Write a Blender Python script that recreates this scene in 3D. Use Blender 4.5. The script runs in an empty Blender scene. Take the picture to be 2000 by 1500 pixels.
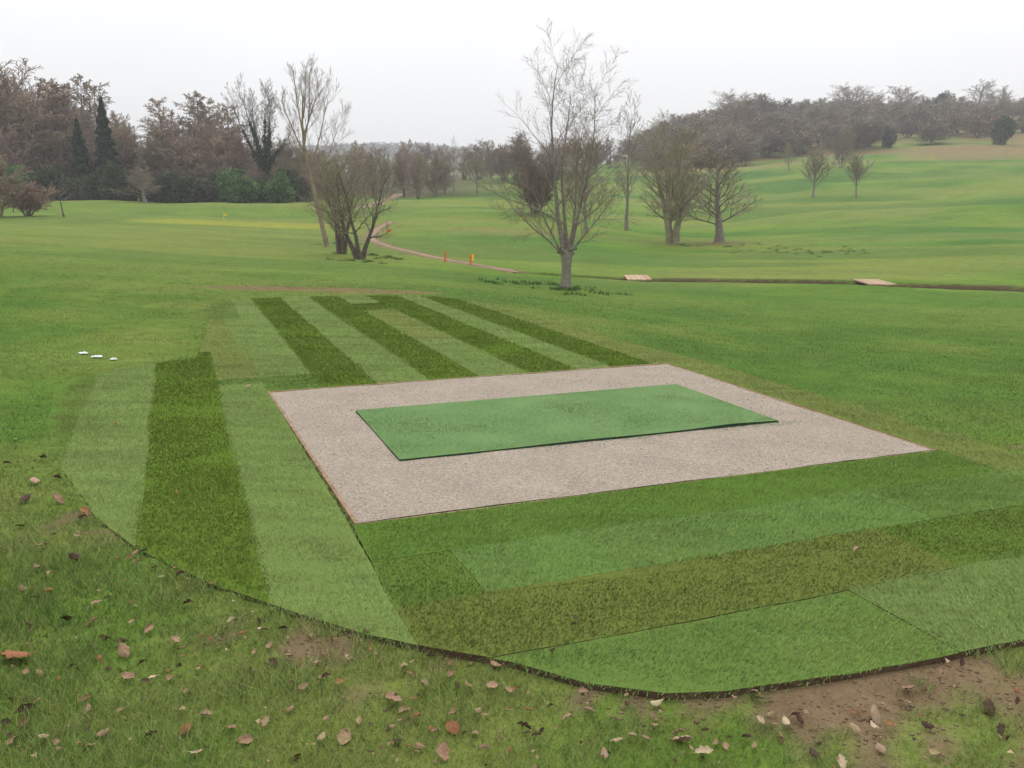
import bpy, math
import numpy as np

# ------------------------------------------------------------------ camera, sky, sun, exposure
sc = bpy.context.scene
COL = sc.collection
F, TH, CAM_H = 1711.0, math.radians(11.6), 1.65          # focal length in photo pixels, pitch, eye height
cam_data = bpy.data.cameras.new('camera')
cam_data.sensor_width = 36.0
cam_data.lens = 36.0 * F / 2000.0
cam_data.clip_start, cam_data.clip_end = 0.05, 6000.0
cam = bpy.data.objects.new('camera', cam_data)
cam.location = (0, 0, CAM_H)
cam.rotation_euler = (math.radians(90) - TH, 0, 0)
COL.objects.link(cam)
sc.camera = cam

SUN_EL, SUN_AZ = math.radians(48), math.radians(12)       # veiled sun high ahead, slightly right
world = bpy.data.worlds.new('World'); sc.world = world; world.use_nodes = True
nt = world.node_tree; nt.nodes.clear()
def N(t, kind, **kw):
    n = t.nodes.new(kind)
    for k, v in kw.items():
        setattr(n, k, v)
    return n
out = N(nt, 'ShaderNodeOutputWorld')
sky = N(nt, 'ShaderNodeTexSky', sky_type='NISHITA', sun_disc=False)
sky.sun_elevation, sky.sun_rotation = SUN_EL, SUN_AZ
sky.dust_density = 4.0
bg_clear = N(nt, 'ShaderNodeBackground'); bg_clear.inputs['Strength'].default_value = 0.06
nt.links.new(sky.outputs[0], bg_clear.inputs['Color'])
# overcast layer: the standard overcast luminance gradient (brighter overhead), with faint cloud mottling
tc = N(nt, 'ShaderNodeTexCoord'); sep = N(nt, 'ShaderNodeSeparateXYZ')
nt.links.new(tc.outputs['Generated'], sep.inputs[0])
cl = N(nt, 'ShaderNodeMath', operation='MAXIMUM'); cl.inputs[1].default_value = 0.0
nt.links.new(sep.outputs['Z'], cl.inputs[0])
grad = N(nt, 'ShaderNodeMath', operation='MULTIPLY_ADD'); grad.inputs[1].default_value = 1.25; grad.inputs[2].default_value = 1.0
nt.links.new(cl.outputs[0], grad.inputs[0])
cn = N(nt, 'ShaderNodeTexNoise'); cn.inputs['Scale'].default_value = 1.7; cn.inputs['Detail'].default_value = 5
nt.links.new(tc.outputs['Generated'], cn.inputs['Vector'])
cm = N(nt, 'ShaderNodeMath', operation='MULTIPLY_ADD'); cm.inputs[1].default_value = 0.34; cm.inputs[2].default_value = 0.82
nt.links.new(cn.outputs['Fac'], cm.inputs[0])
st = N(nt, 'ShaderNodeMath', operation='MULTIPLY'); nt.links.new(grad.outputs[0], st.inputs[0]); nt.links.new(cm.outputs[0], st.inputs[1])
st2 = N(nt, 'ShaderNodeMath', operation='MULTIPLY'); st2.inputs[1].default_value = 0.97
nt.links.new(st.outputs[0], st2.inputs[0])
bg_cloud = N(nt, 'ShaderNodeBackground'); bg_cloud.inputs['Color'].default_value = (0.985, 0.988, 1.0, 1)
nt.links.new(st2.outputs[0], bg_cloud.inputs['Strength'])
mixw = N(nt, 'ShaderNodeMixShader'); mixw.inputs[0].default_value = 0.93
nt.links.new(bg_clear.outputs[0], mixw.inputs[1]); nt.links.new(bg_cloud.outputs[0], mixw.inputs[2])
nt.links.new(mixw.outputs[0], out.inputs['Surface'])

sun_d = bpy.data.lights.new('sun', 'SUN'); sun_d.energy = 1.5; sun_d.angle = math.radians(25); sun_d.color = (1.0, 0.97, 0.92)
sun = bpy.data.objects.new('sun', sun_d); COL.objects.link(sun)
from mathutils import Vector
sd = Vector((math.sin(SUN_AZ) * math.cos(SUN_EL), math.cos(SUN_AZ) * math.cos(SUN_EL), math.sin(SUN_EL)))
sun.rotation_euler = (-sd).to_track_quat('-Z', 'Y').to_euler()
sun.location = sd * 60

vs = sc.view_settings
vs.view_transform = 'Standard'; vs.look = 'None'; vs.exposure = 0.0; vs.gamma = 1.0
sc.cycles.use_denoising = True
sc.cycles.max_bounces = 4; sc.cycles.diffuse_bounces = 2; sc.cycles.glossy_bounces = 1; sc.cycles.transmission_bounces = 2
sc.cycles.volume_bounces = 0

# ------------------------------------------------------------------ helpers
RNG = np.random.default_rng(11)

def tag(o, label=None, cat=None, group=None, kind=None):
    if label: o['label'] = label
    if cat: o['category'] = cat
    if group: o['group'] = group
    if kind: o['kind'] = kind
    return o

def link(o, parent=None):
    COL.objects.link(o)
    if parent: o.parent = parent
    return o

def empty(name, loc=(0, 0, 0)):
    o = bpy.data.objects.new(name, None); o.location = loc; o.empty_display_size = 0.2
    return link(o)

def raw_mesh(name, verts, faces, mat, smooth=False, color=None):
    """verts (n,3), faces (m,k) all of one size k, optional point colour (n,3)."""
    verts = np.asarray(verts, np.float32); faces = np.asarray(faces, np.int32)
    me = bpy.data.meshes.new(name)
    k = faces.shape[1]
    me.vertices.add(len(verts)); me.vertices.foreach_set('co', verts.ravel())
    me.loops.add(faces.size); me.loops.foreach_set('vertex_index', faces.ravel())
    me.polygons.add(len(faces)); me.polygons.foreach_set('loop_start', np.arange(0, faces.size, k, dtype=np.int32))
    if smooth: me.polygons.foreach_set('use_smooth', np.ones(len(faces), bool))
    if color is not None:
        c = np.ones((len(verts), 4), np.float32); c[:, :3] = color
        me.attributes.new('tint', 'FLOAT_COLOR', 'POINT').data.foreach_set('color', c.ravel())
    me.update(calc_edges=True); me.validate()
    if mat: me.materials.append(mat)
    return me

def obj(name, me, parent=None):
    return link(bpy.data.objects.new(name, me), parent)

def poly_mesh(name, verts, faces, mat):
    me = bpy.data.meshes.new(name); me.from_pydata([tuple(map(float, v)) for v in verts], [], faces); me.update()
    if mat: me.materials.append(mat)
    return me

# smooth value noise, vectorised
def _hash(i, j, s):
    h = (i * 374761393 + j * 668265263 + s * 1274126177) & 0xffffffff
    h = ((h ^ (h >> 13)) * 1274126177) & 0xffffffff
    return ((h ^ (h >> 16)) & 0xffff) / 65535.0
def vnoise(x, y, seed=0, octaves=3):
    x = np.asarray(x, float); y = np.asarray(y, float)
    tot = np.zeros(np.broadcast(x, y).shape); amp = 1.0; norm = 0
    for o in range(octaves):
        xi = np.floor(x).astype(np.int64); yi = np.floor(y).astype(np.int64)
        fx = x - xi; fy = y - yi; fx = fx * fx * (3 - 2 * fx); fy = fy * fy * (3 - 2 * fy)
        s = seed + o * 17
        a = _hash(xi, yi, s); b = _hash(xi + 1, yi, s); c = _hash(xi, yi + 1, s); d = _hash(xi + 1, yi + 1, s)
        tot = tot + amp * ((a * (1 - fx) + b * fx) * (1 - fy) + (c * (1 - fx) + d * fx) * fy)
        norm += amp; amp *= 0.5; x = x * 2.03 + 5.1; y = y * 2.03 + 9.7
    return tot / norm
def sstep(a, b, x):
    t = np.clip((np.asarray(x, float) - a) / (b - a), 0, 1); return t * t * (3 - 2 * t)

# ------------------------------------------------------------------ materials
def principled(name, rough=0.8, spec=0.2):
    m = bpy.data.materials.new(name); m.use_nodes = True
    b = m.node_tree.nodes['Principled BSDF']
    b.inputs['Roughness'].default_value = rough
    b.inputs['Specular IOR Level'].default_value = spec
    return m, m.node_tree, b

def mat_noise(name, c1, c2, scale, rough=0.85, bump=0.0, bscale=None, spec=0.15, detail=6, vary=0.0, bdist=0.01):
    m, t, b = principled(name, rough, spec)
    tcn = N(t, 'ShaderNodeTexCoord')
    n = N(t, 'ShaderNodeTexNoise'); n.inputs['Scale'].default_value = scale; n.inputs['Detail'].default_value = detail
    t.links.new(tcn.outputs['Object'], n.inputs['Vector'])
    r = N(t, 'ShaderNodeValToRGB'); r.color_ramp.elements[0].position = 0.3; r.color_ramp.elements[1].position = 0.7
    r.color_ramp.elements[0].color = (*c1, 1); r.color_ramp.elements[1].color = (*c2, 1)
    t.links.new(n.outputs['Fac'], r.inputs[0])
    last = r.outputs[0]
    if vary:
        oi = N(t, 'ShaderNodeObjectInfo'); hs = N(t, 'ShaderNodeHueSaturation')
        mr = N(t, 'ShaderNodeMapRange'); mr.inputs['To Min'].default_value = 1 - vary; mr.inputs['To Max'].default_value = 1 + vary
        t.links.new(oi.outputs['Random'], mr.inputs['Value']); t.links.new(mr.outputs[0], hs.inputs['Value'])
        wn = N(t, 'ShaderNodeTexWhiteNoise', noise_dimensions='1D'); t.links.new(oi.outputs['Random'], wn.inputs['W'])
        mr2 = N(t, 'ShaderNodeMapRange'); mr2.inputs['To Min'].default_value = 0.485; mr2.inputs['To Max'].default_value = 0.53
        t.links.new(wn.outputs['Value'], mr2.inputs['Value']); t.links.new(mr2.outputs[0], hs.inputs['Hue'])
        t.links.new(last, hs.inputs['Color']); last = hs.outputs[0]
    t.links.new(last, b.inputs['Base Color'])
    if bump:
        n2 = N(t, 'ShaderNodeTexNoise'); n2.inputs['Scale'].default_value = bscale or scale * 3; n2.inputs['Detail'].default_value = 4
        t.links.new(tcn.outputs['Object'], n2.inputs['Vector'])
        bm = N(t, 'ShaderNodeBump'); bm.inputs['Strength'].default_value = bump; bm.inputs['Distance'].default_value = bdist
        t.links.new(n2.outputs['Fac'], bm.inputs['Height']); t.links.new(bm.outputs[0], b.inputs['Normal'])
    return m

def mat_blade(name, trans=0.16, up=0.86):
    m = bpy.data.materials.new(name); m.use_nodes = True; t = m.node_tree; t.nodes.clear()
    o = N(t, 'ShaderNodeOutputMaterial'); a = N(t, 'ShaderNodeAttribute', attribute_name='tint')
    d = N(t, 'ShaderNodeBsdfDiffuse'); tr = N(t, 'ShaderNodeBsdfTranslucent'); mx = N(t, 'ShaderNodeMixShader'); mx.inputs[0].default_value = trans
    g = N(t, 'ShaderNodeBsdfGlossy'); g.inputs['Roughness'].default_value = 0.45; g.inputs['Color'].default_value = (0.9, 0.95, 0.9, 1)
    mg = N(t, 'ShaderNodeMixShader'); mg.inputs[0].default_value = 0.008
    if up:
        ge = N(t, 'ShaderNodeNewGeometry'); vm = N(t, 'ShaderNodeMix', data_type='VECTOR'); vm.inputs[0].default_value = up; vm.inputs[5].default_value = (0, 0, 1)
        t.links.new(ge.outputs['Normal'], vm.inputs[4]); t.links.new(vm.outputs[1], d.inputs['Normal'])
    t.links.new(a.outputs['Color'], d.inputs['Color']); t.links.new(a.outputs['Color'], tr.inputs['Color'])
    t.links.new(d.outputs[0], mx.inputs[1]); t.links.new(tr.outputs[0], mx.inputs[2])
    t.links.new(mx.outputs[0], mg.inputs[1]); t.links.new(g.outputs[0], mg.inputs[2]); t.links.new(mg.outputs[0], o.inputs['Surface'])
    return m

def mat_ground():
    m, t, b = principled('meadow', 0.95, 0.05)
    a = N(t, 'ShaderNodeAttribute', attribute_name='tint')
    g = N(t, 'ShaderNodeNewGeometry')
    def noise(sx, sy, sz, sc_, det=5):
        mp = N(t, 'ShaderNodeMapping'); mp.inputs['Scale'].default_value = (sx, sy, sz)
        n = N(t, 'ShaderNodeTexNoise'); n.inputs['Scale'].default_value = sc_; n.inputs['Detail'].default_value = det
        t.links.new(g.outputs['Position'], mp.inputs['Vector']); t.links.new(mp.outputs[0], n.inputs['Vector'])
        return n
    hs = N(t, 'ShaderNodeHueSaturation'); t.links.new(a.outputs['Color'], hs.inputs['Color']); hs.inputs['Saturation'].default_value = 1.08
    n1 = noise(1, 1, 1, 0.35); n2 = noise(1, 1, 1, 3.0, 8); n3 = noise(1, 1, 1, 28.0, 4)
    def ma(op, x, y):
        q = N(t, 'ShaderNodeMath', operation=op)
        for i, s in enumerate((x, y)):
            if isinstance(s, float): q.inputs[i].default_value = s
            else: t.links.new(s, q.inputs[i])
        return q.outputs[0]
    v = ma('ADD', ma('MULTIPLY', n1.outputs['Fac'], 0.5), ma('ADD', ma('MULTIPLY', n2.outputs['Fac'], 0.75), ma('MULTIPLY', n3.outputs['Fac'], 0.55)))
    n5 = noise(1, 1, 1, 140.0, 3)
    t.links.new(ma('MULTIPLY', ma('ADD', ma('ADD', v, -0.12), ma('MULTIPLY', n5.outputs['Fac'], 0.45)), 0.68), hs.inputs['Value'])
    n4 = noise(1, 1, 1, 0.9, 4)
    t.links.new(ma('ADD', ma('MULTIPLY', n4.outputs['Fac'], 0.05), 0.464), hs.inputs['Hue'])
    t.links.new(hs.outputs[0], b.inputs['Base Color'])
    bm = N(t, 'ShaderNodeBump'); bm.inputs['Strength'].default_value = 0.6; bm.inputs['Distance'].default_value = 0.05
    t.links.new(ma('ADD', ma('ADD', n2.outputs['Fac'], n3.outputs['Fac']), ma('MULTIPLY', n5.outputs['Fac'], 0.35)), bm.inputs['Height']); t.links.new(bm.outputs[0], b.inputs['Normal'])
    return m

M_GROUND = mat_ground()
M_BLADE = mat_blade('grass_blade')
M_LEAFY = mat_blade('evergreen_leaf', 0.15, 0.0)
M_SOIL = mat_noise('turf_soil', (0.05, 0.033, 0.02), (0.10, 0.065, 0.04), 30, bump=0.6)
M_TRACK = mat_noise('red_earth', (0.17, 0.115, 0.075), (0.27, 0.18, 0.12), 1.6, bump=0.4, bscale=8)

# ------------------------------------------------------------------ terrain
# ground height by viewing azimuth (photo column) and distance
COLS = {
 -400: [(0,.0),(4,.12),(8,.35),(16,.6),(40,.8),(70,1.2),(100,2),(140,3.5),(250,8),(500,20),(1500,50)],
 0: [(0,0),(6,.02),(12,.1),(20,.2),(40,.42),(70,.85),(100,1.6),(140,3),(250,8),(500,20),(1500,50)],
 300: [(0,0),(9,0),(16,.02),(30,.0),(60,.5),(100,1.65),(140,2.6),(250,6),(500,14),(1500,50)],
 600: [(0,0),(16,-.02),(25,-.25),(40,-.45),(60,.05),(100,1.4),(140,2.6),(250,6),(500,14),(1000,55),(1500,50)],
 800: [(0,0),(16.5,0),(21,-.2),(28,-.55),(40,-.75),(55,-.3),(75,.5),(110,2.2),(140,3.2),(250,8),(600,20),(1000,61),(1500,50)],
 1000: [(0,0),(13.5,0),(17,-.2),(22,-.55),(28,-.9),(36,-1.0),(55,-.5),(75,.25),(110,1.8),(170,6.5),(250,10),(500,18),(1000,48),(1500,60)],
 1150: [(0,0),(12,0),(16,-.25),(22,-.65),(28,-.93),(36,-1.15),(60,-.7),(75,-.3),(110,1.5),(190,8),(280,12),(500,20),(1500,40)],
 1300: [(0,0),(10.5,0),(14,-.25),(20,-.7),(28,-1.05),(36,-1.25),(55,-1.3),(70,-1.3),(85,-.6),(110,1.2),(150,4.5),(200,10),(280,18),(340,19),(500,16),(1500,30)],
 1430: [(0,0),(9,0),(13,-.3),(20,-.75),(32,-1.2),(50,-1.25),(70,-1.1),(90,.3),(110,1.8),(150,5.5),(200,12),(280,26),(340,33),(400,32),(600,25),(1500,30)],
 1600: [(0,0),(8,0),(12,-.3),(20,-.8),(31,-1.15),(48,-1.15),(70,-.4),(105,2.4),(140,5.9),(200,12.6),(280,26),(350,36),(420,36),(700,25),(1500,30)],
 2000: [(0,0),(6,0),(9,-.2),(14,-.55),(22,-1.0),(30,-1.25),(46,-1.0),(72,.35),(125,5.1),(190,13.1),(280,27),(350,36),(420,36),(700,25),(1500,30)],
 2400: [(0,0),(5,0),(8,-.25),(14,-.65),(22,-1.05),(30,-1.25),(46,-1.0),(72,.5),(125,5.4),(190,13.3),(280,27),(350,36),(420,36),(700,25),(1500,30)],
}
_A = np.array([(k - 1000) / F for k in COLS]); NA, NL = 260, 420
_ag = np.linspace(_A[0], _A[-1], NA); _lg = np.linspace(math.log(1.0), math.log(1600.0), NL)
_tab = np.array([np.interp(np.exp(_lg), [p[0] for p in v], [p[1] for p in v]) for v in COLS.values()])
_grid = np.array([np.interp(_ag, _A, _tab[:, j]) for j in range(NL)]).T
def _blur(g, s, axis):
    k = np.arange(-3 * s, 3 * s + 1); w = np.exp(-k * k / (2.0 * s * s)); w /= w.sum()
    pad = [(0, 0), (0, 0)]; pad[axis] = (3 * s, 3 * s)
    gp = np.pad(g, pad, mode='edge')
    return np.apply_along_axis(lambda r: np.convolve(r, w, 'valid'), axis, gp)
_grid = _blur(_blur(_grid, 8, 0), 5, 1)

T0 = np.array([-0.811, 4.382]); TU = np.array([0.93518, 0.35417]); TV = np.array([-0.35417, 0.93518])
def uvw(u, v):
    return T0 + np.asarray(u)[..., None] * TU + np.asarray(v)[..., None] * TV
OUTLINE = [(-.30,11.3),(.34,11.8),(1.36,11.75),(2.62,11.5),(3.4,11.1),(3.85,10.3),(4.05,8),(4.25,5),(4.38,3.5),(4.40,0),(4.40,-1.2),(4.40,-2.2),(2.15,-2.18),(1.74,-2.16),(1.23,-2.12),(.87,-2.08),(.67,-2.02),(.45,-1.86),(.25,-1.63),(0,-1.42),(-.2,-1.23),(-.49,-.89),(-.74,-.58),(-1.07,0),(-1.32,.6),(-1.57,1.58),(-1.79,2.76),(-1.9,4.15),(-1.78,4.79),(-1.21,5.45),(-.67,5.65),(-.54,7.2)]
def in_poly(x, y, poly):
    r = np.zeros(np.shape(x), bool); n = len(poly)
    for i in range(n):
        (x0, y0), (x1, y1) = poly[i], poly[(i + 1) % n]
        if y0 == y1: continue
        c = ((y0 > y) != (y1 > y)) & (x < (x1 - x0) * (y - y0) / (y1 - y0) + x0); r ^= c
    return r
OUT_W = [tuple(uvw(*p)) for p in OUTLINE]
DITCH = None
def height0(x, y):
    x = np.asarray(x, float); y = np.asarray(y, float)
    yy = np.maximum(y, 1.0)
    a = np.clip(x / np.maximum(y, 3.0), _ag[0], _ag[-1] - 1e-6)
    ia = (a - _ag[0]) / (_ag[1] - _ag[0]); il = np.clip((np.log(yy) - _lg[0]) / (_lg[1] - _lg[0]), 0, NL - 1.001)
    i = np.clip(ia.astype(int), 0, NA - 2); j = il.astype(int); fa = ia - i; fl = il - j
    z = (_grid[i, j] * (1 - fa) + _grid[i + 1, j] * fa) * (1 - fl) + (_grid[i, j + 1] * (1 - fa) + _grid[i + 1, j + 1] * fa) * fl
    far = sstep(45, 90, y)                                              # fairway mounds
    z = z + far * (vnoise(x / 24, y / 13, 5, 3) - 0.5) * 2.2 * np.minimum(1, 150 / yy + .3)
    mid = sstep(13, 24, y) * (1 - far)
    z = z + mid * (vnoise(x / 6, y / 5, 8, 2) - 0.5) * 0.16
    return z - 0.02

def ray(px, py):
    u = (px - 1000) / F; v = (py - 750) / F
    return np.array([u, math.cos(TH) - v * math.sin(TH), -(math.sin(TH) + v * math.cos(TH))])
_ts = np.exp(np.linspace(math.log(1.2), math.log(1500), 6000))
def hit(px, py):
    d = ray(px, py); p = _ts[:, None] * d; z = height0(p[:, 0], p[:, 1])
    below = np.nonzero(p[:, 2] + CAM_H < z)[0]
    k = below[0] if len(below) else len(_ts) - 1
    return np.array([p[k, 0], p[k, 1], z[k]])
def at_depth(px, Y):
    """ground point in the photo column px (taken near the horizon) at distance Y"""
    x = (px - 1000) / F * Y / 1.02
    return np.array([x, Y, float(height0(x, Y))])
def top_height(py, p):
    """height above ground point p that reaches photo row py"""
    d = ray(1000, py); return CAM_H + d[2] / d[1] * p[1] - p[2]

DITCH = np.array([hit(*q)[:2] for q in ((1000, 531), (1060, 534), (1120, 539), (1230, 546), (1400, 549), (1560, 552), (1707, 556), (1850, 562), (2000, 567), (2200, 573), (2500, 580))])
TRACK = np.array([hit(*q)[:2] for q in ((762, 434), (738, 446), (722, 460), (728, 470), (760, 482), (800, 492), (850, 503), (900, 513), (960, 523), (1010, 531))])
TRACK2 = np.array([hit(*q)[:2] for q in ((690, 404), (720, 402), (745, 394), (765, 386), (778, 379))])
def seg_dist(x, y, line):
    d = np.full(np.shape(x), 1e9)
    for (x0, y0), (x1, y1) in zip(line[:-1], line[1:]):
        dx, dy = x1 - x0, y1 - y0; t = np.clip(((x - x0) * dx + (y - y0) * dy) / (dx * dx + dy * dy), 0, 1)
        d = np.minimum(d, np.hypot(x - x0 - t * dx, y - y0 - t * dy))
    return d
def ditch_depth(x, y):
    d = seg_dist(x, y, DITCH) + (vnoise(x * 1.3, y * 1.3, 3, 2) - .5) * .25
    fade = sstep(DITCH[0][0] - 1, DITCH[3][0], x)
    return (1 - sstep(0.35, 0.62, d)) * (0.10 + 0.40 * fade) * sstep(DITCH[0][0] - 2, DITCH[0][0] + 3, x)
def height(x, y):
    x = np.asarray(x, float); y = np.asarray(y, float)
    z = height0(x, y) - ditch_depth(x, y)
    b = y - np.interp(x, DITCH[:, 0], DITCH[:, 1])                      # low spoil bank on the far side of the ditch
    z = z + .07 * sstep(.6, .8, b) * (1 - sstep(1.2, 3.0, b)) * sstep(DITCH[1][0], DITCH[4][0], x)
    # soil and old grass built up against the left and back edges of the new turf
    m = (y < 19) & (y > 1.0) & (np.abs(x) < 9)
    up = np.zeros(np.shape(z)); up[m] = (~in_poly(x[m], y[m], OUT_W)) * .027 * (1 - sstep(-.75, -.15, x[m] - .12 * (y[m] - 4))) * (.75 + .25 * sstep(.35, .55, vnoise(x[m] * 2.1, y[m] * 2.1, 81, 2)))
    return z + up

GREEN_C = hit(470, 437); WORN_A = hit(560, 565); WORN_B = hit(735, 571); BARE_C = hit(1005, 452); BED_C = hit(1400, 474)
def ell(x, y, c, rx, ry):
    return 1 - sstep(0.6, 1.1, np.hypot((x - c[0]) / rx, (y - c[1]) / ry))
def lerp(c, d, f):
    return c + (np.asarray(d) - c) * np.asarray(f)[..., None]
def soil_mask(x, y):
    """bare earth in the foreground right of the camera and along the left turf edge"""
    n = vnoise(x * 2.6, y * 2.6, 21, 4) * .5 + vnoise(x * 11, y * 11, 22, 3) * .5
    f = 1.12 * sstep(-0.15, .6, x + 0.25 * (y - 3)) * (1 - sstep(4.0, 5.4, y - 0.38 * x))
    f = np.maximum(f, 0.85 * np.exp(-(((x + 2.35) / .35) ** 2 + ((y - 4.55) / .55) ** 2)))
    f = np.maximum(f, 0.55 * np.exp(-(((x + .2) / 1.2) ** 2 + ((y - 3.0) / .35) ** 2)))
    return sstep(0.66 - 0.21 * f, 0.74 - 0.21 * f, n) * np.clip(f * 2.5, 0, 1)
def tint(x, y):
    x = np.asarray(x, float); y = np.asarray(y, float)
    c = np.empty(np.shape(x) + (3,)); c[...] = (0.098, 0.168, 0.038)
    n = vnoise(x / 2.2, y / 2.2, 31, 3); n2 = vnoise(x / 14, y / 7, 37, 3)
    c = lerp(c, (0.150, 0.195, 0.055), sstep(.42, .75, n) * .75)
    c = lerp(c, (0.060, 0.135, 0.030), sstep(.52, .30, 1 - (1 - n)) * .5)
    far = sstep(14, 35, y)
    c = lerp(c, (0.115, 0.205, 0.042), far * .8)
    c = lerp(c, (0.170, 0.210, 0.060), far * sstep(.45, .70, n2) * .9)
    c = lerp(c, (0.058, 0.145, 0.034), far * sstep(.50, .30, n2) * .9)
    n3_ = vnoise(x / 30, y / 5.5 + x / 60, 38, 3)
    c = lerp(c, (0.150, 0.190, 0.062), far * sstep(.56, .66, n3_) * .6)
    c = lerp(c, (0.064, 0.130, 0.036), far * sstep(.42, .34, n3_) * .6)
    left = sstep(0, -12, x) * far
    c = lerp(c, (0.150, 0.195, 0.060), left * .6 * (1 - sstep(75, 95, y)))
    c = lerp(c, (0.235, 0.255, 0.060), ell(x, y, GREEN_C, 9, 3.2) * .9)
    worn = np.maximum(ell(x, y, WORN_A, 2.0, 1.0), ell(x, y, WORN_B, 1.4, .8)) * sstep(.15, .5, vnoise(x * 1.7, y * 2.5, 12, 3))
    c = lerp(c, (0.215, 0.150, 0.085), worn * .85)
    c = lerp(c, (0.200, 0.170, 0.075), ell(x, y, BARE_C, 5.5, 3.0) * .6)
    c = lerp(c, (0.200, 0.140, 0.100), ell(x, y, BED_C, 1.9, 1.7) * .9)
    # brown bracken band at the foot of the hillside wood, scrub-coloured ground under the wood
    a = x / np.maximum(y, 1)
    band = sstep(160, 178, y) * sstep(.1, .2, a)
    c = lerp(c, (0.240, 0.165, 0.095), band * sstep(.26, .50, vnoise(x / 18, y / 7, 44, 3)) * .75)
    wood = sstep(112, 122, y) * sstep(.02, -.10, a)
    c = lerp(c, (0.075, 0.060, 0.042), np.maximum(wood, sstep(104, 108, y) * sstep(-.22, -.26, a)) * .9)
    s = soil_mask(x, y)
    c = lerp(c, (0.158, 0.172, 0.060), .50 * (1 - sstep(5, 9, y)) * sstep(.38, .66, vnoise(x * 1.7, y * 1.7, 39, 3)))
    c = lerp(c, (0.170, 0.120, 0.079), s * .95)
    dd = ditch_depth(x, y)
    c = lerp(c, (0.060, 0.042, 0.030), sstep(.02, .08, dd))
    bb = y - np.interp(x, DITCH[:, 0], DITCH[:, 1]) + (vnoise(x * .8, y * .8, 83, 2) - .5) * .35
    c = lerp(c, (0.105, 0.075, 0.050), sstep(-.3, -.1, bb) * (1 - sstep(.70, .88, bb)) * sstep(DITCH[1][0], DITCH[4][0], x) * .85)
    tr = (1 - sstep(.35, .75, seg_dist(x, y, TRACK) + (vnoise(x, y, 61, 2) - .5) * .5))
    c = lerp(c, (0.200, 0.140, 0.085), tr * .8)
    return c * (1.28 + .12 * (1 - sstep(5, 9, y)))[..., None] * np.array((.96, 1.0, .93))

xs = 3.0 * np.sinh(np.linspace(-6.9, 6.9, 430))
ys = 5 + 4.5 * np.sinh(np.linspace(-2.4, 6.5, 340))
ys = np.unique(np.concatenate([ys[(ys < 27.5) | (ys > 38)], np.arange(27.5, 38, .13)]))
gx, gy = np.meshgrid(xs, ys); nx, ny = len(xs), len(ys)
gz = height(gx, gy)
V = np.stack([gx, gy, gz], -1).reshape(-1, 3)
ii = np.arange(nx * ny).reshape(ny, nx)
Q = np.stack([ii[:-1, :-1], ii[:-1, 1:], ii[1:, 1:], ii[1:, :-1]], -1).reshape(-1, 4)
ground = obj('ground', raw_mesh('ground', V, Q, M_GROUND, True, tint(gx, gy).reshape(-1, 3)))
tag(ground, 'rolling green golf course grassland with mown fairways rising to wooded hills', kind='structure')

def ribbon(name, line, width, mat, label):
    pts = []
    for (p, q) in zip(line[:-1], line[1:]):
        k = max(2, int(np.hypot(*(q - p)) / .6))
        pts += [p + (q - p) * t for t in np.linspace(0, 1, k, endpoint=False)]
    pts = np.array(pts + [line[-1]])
    tg = np.gradient(pts, axis=0); tg /= np.linalg.norm(tg, axis=1)[:, None] + 1e-9
    nrm = np.stack([-tg[:, 1], tg[:, 0]], 1)
    rows = []
    for s in np.linspace(-1, 1, 6):
        w = width * (1 + .7 * (vnoise(pts[:, 0] * 1.5 + s * 9, pts[:, 1] * 1.5, 71, 2) - .5))
        q = pts + nrm * (s * w / 2)[:, None]
        rows.append(np.column_stack([q, height(q[:, 0], q[:, 1]) + (0.035 if abs(s) < .9 else -0.03)]))
    R = np.array(rows); n = len(pts); idx = np.arange(6 * n).reshape(6, n)
    f = np.stack([idx[:-1, :-1], idx[:-1, 1:], idx[1:, 1:], idx[1:, :-1]], -1).reshape(-1, 4)
    o = obj(name, raw_mesh(name, R.reshape(-1, 3), f, mat, True)); tag(o, label, kind='structure'); return o
ribbon('path', TRACK, .5, M_TRACK, 'narrow reddish earth track winding past the twin shrubby trees')
ribbon('path', TRACK2, 1.5, M_TRACK, 'pinkish earth track climbing towards the row of far trees')

# ------------------------------------------------------------------ tee: turf strips, gravel pad, mat
def clip_rect(poly, u0, u1, v0, v1):
    for ax, lim, sgn in ((0, u0, 1), (0, u1, -1), (1, v0, 1), (1, v1, -1)):
        res = []
        for i in range(len(poly)):
            p, q = poly[i], poly[(i + 1) % len(poly)]
            a, b = sgn * (p[ax] - lim), sgn * (q[ax] - lim)
            if a >= 0: res.append(p)
            if (a >= 0) != (b >= 0):
                t = a / (a - b); res.append((p[0] + t * (q[0] - p[0]), p[1] + t * (q[1] - p[1])))
        poly = res
        if len(poly) < 3: return []
    return poly

def blade_arrays(P, h, w, lean, az, col, rng):
    """one tapered triangle per blade"""
    n = len(P); f = rng.uniform(0, 2 * np.pi, n)
    side = np.stack([np.cos(f), np.sin(f), np.zeros(n)], 1) * (w / 2)[:, None]
    tip = P + np.stack([np.cos(az) * lean * h, np.sin(az) * lean * h, h * np.sqrt(np.maximum(1 - lean ** 2 * .6, .15))], 1)
    Vb = np.stack([P - side, P + side, tip], 1).reshape(-1, 3)
    return Vb, np.repeat(col, 3, axis=0)

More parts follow.
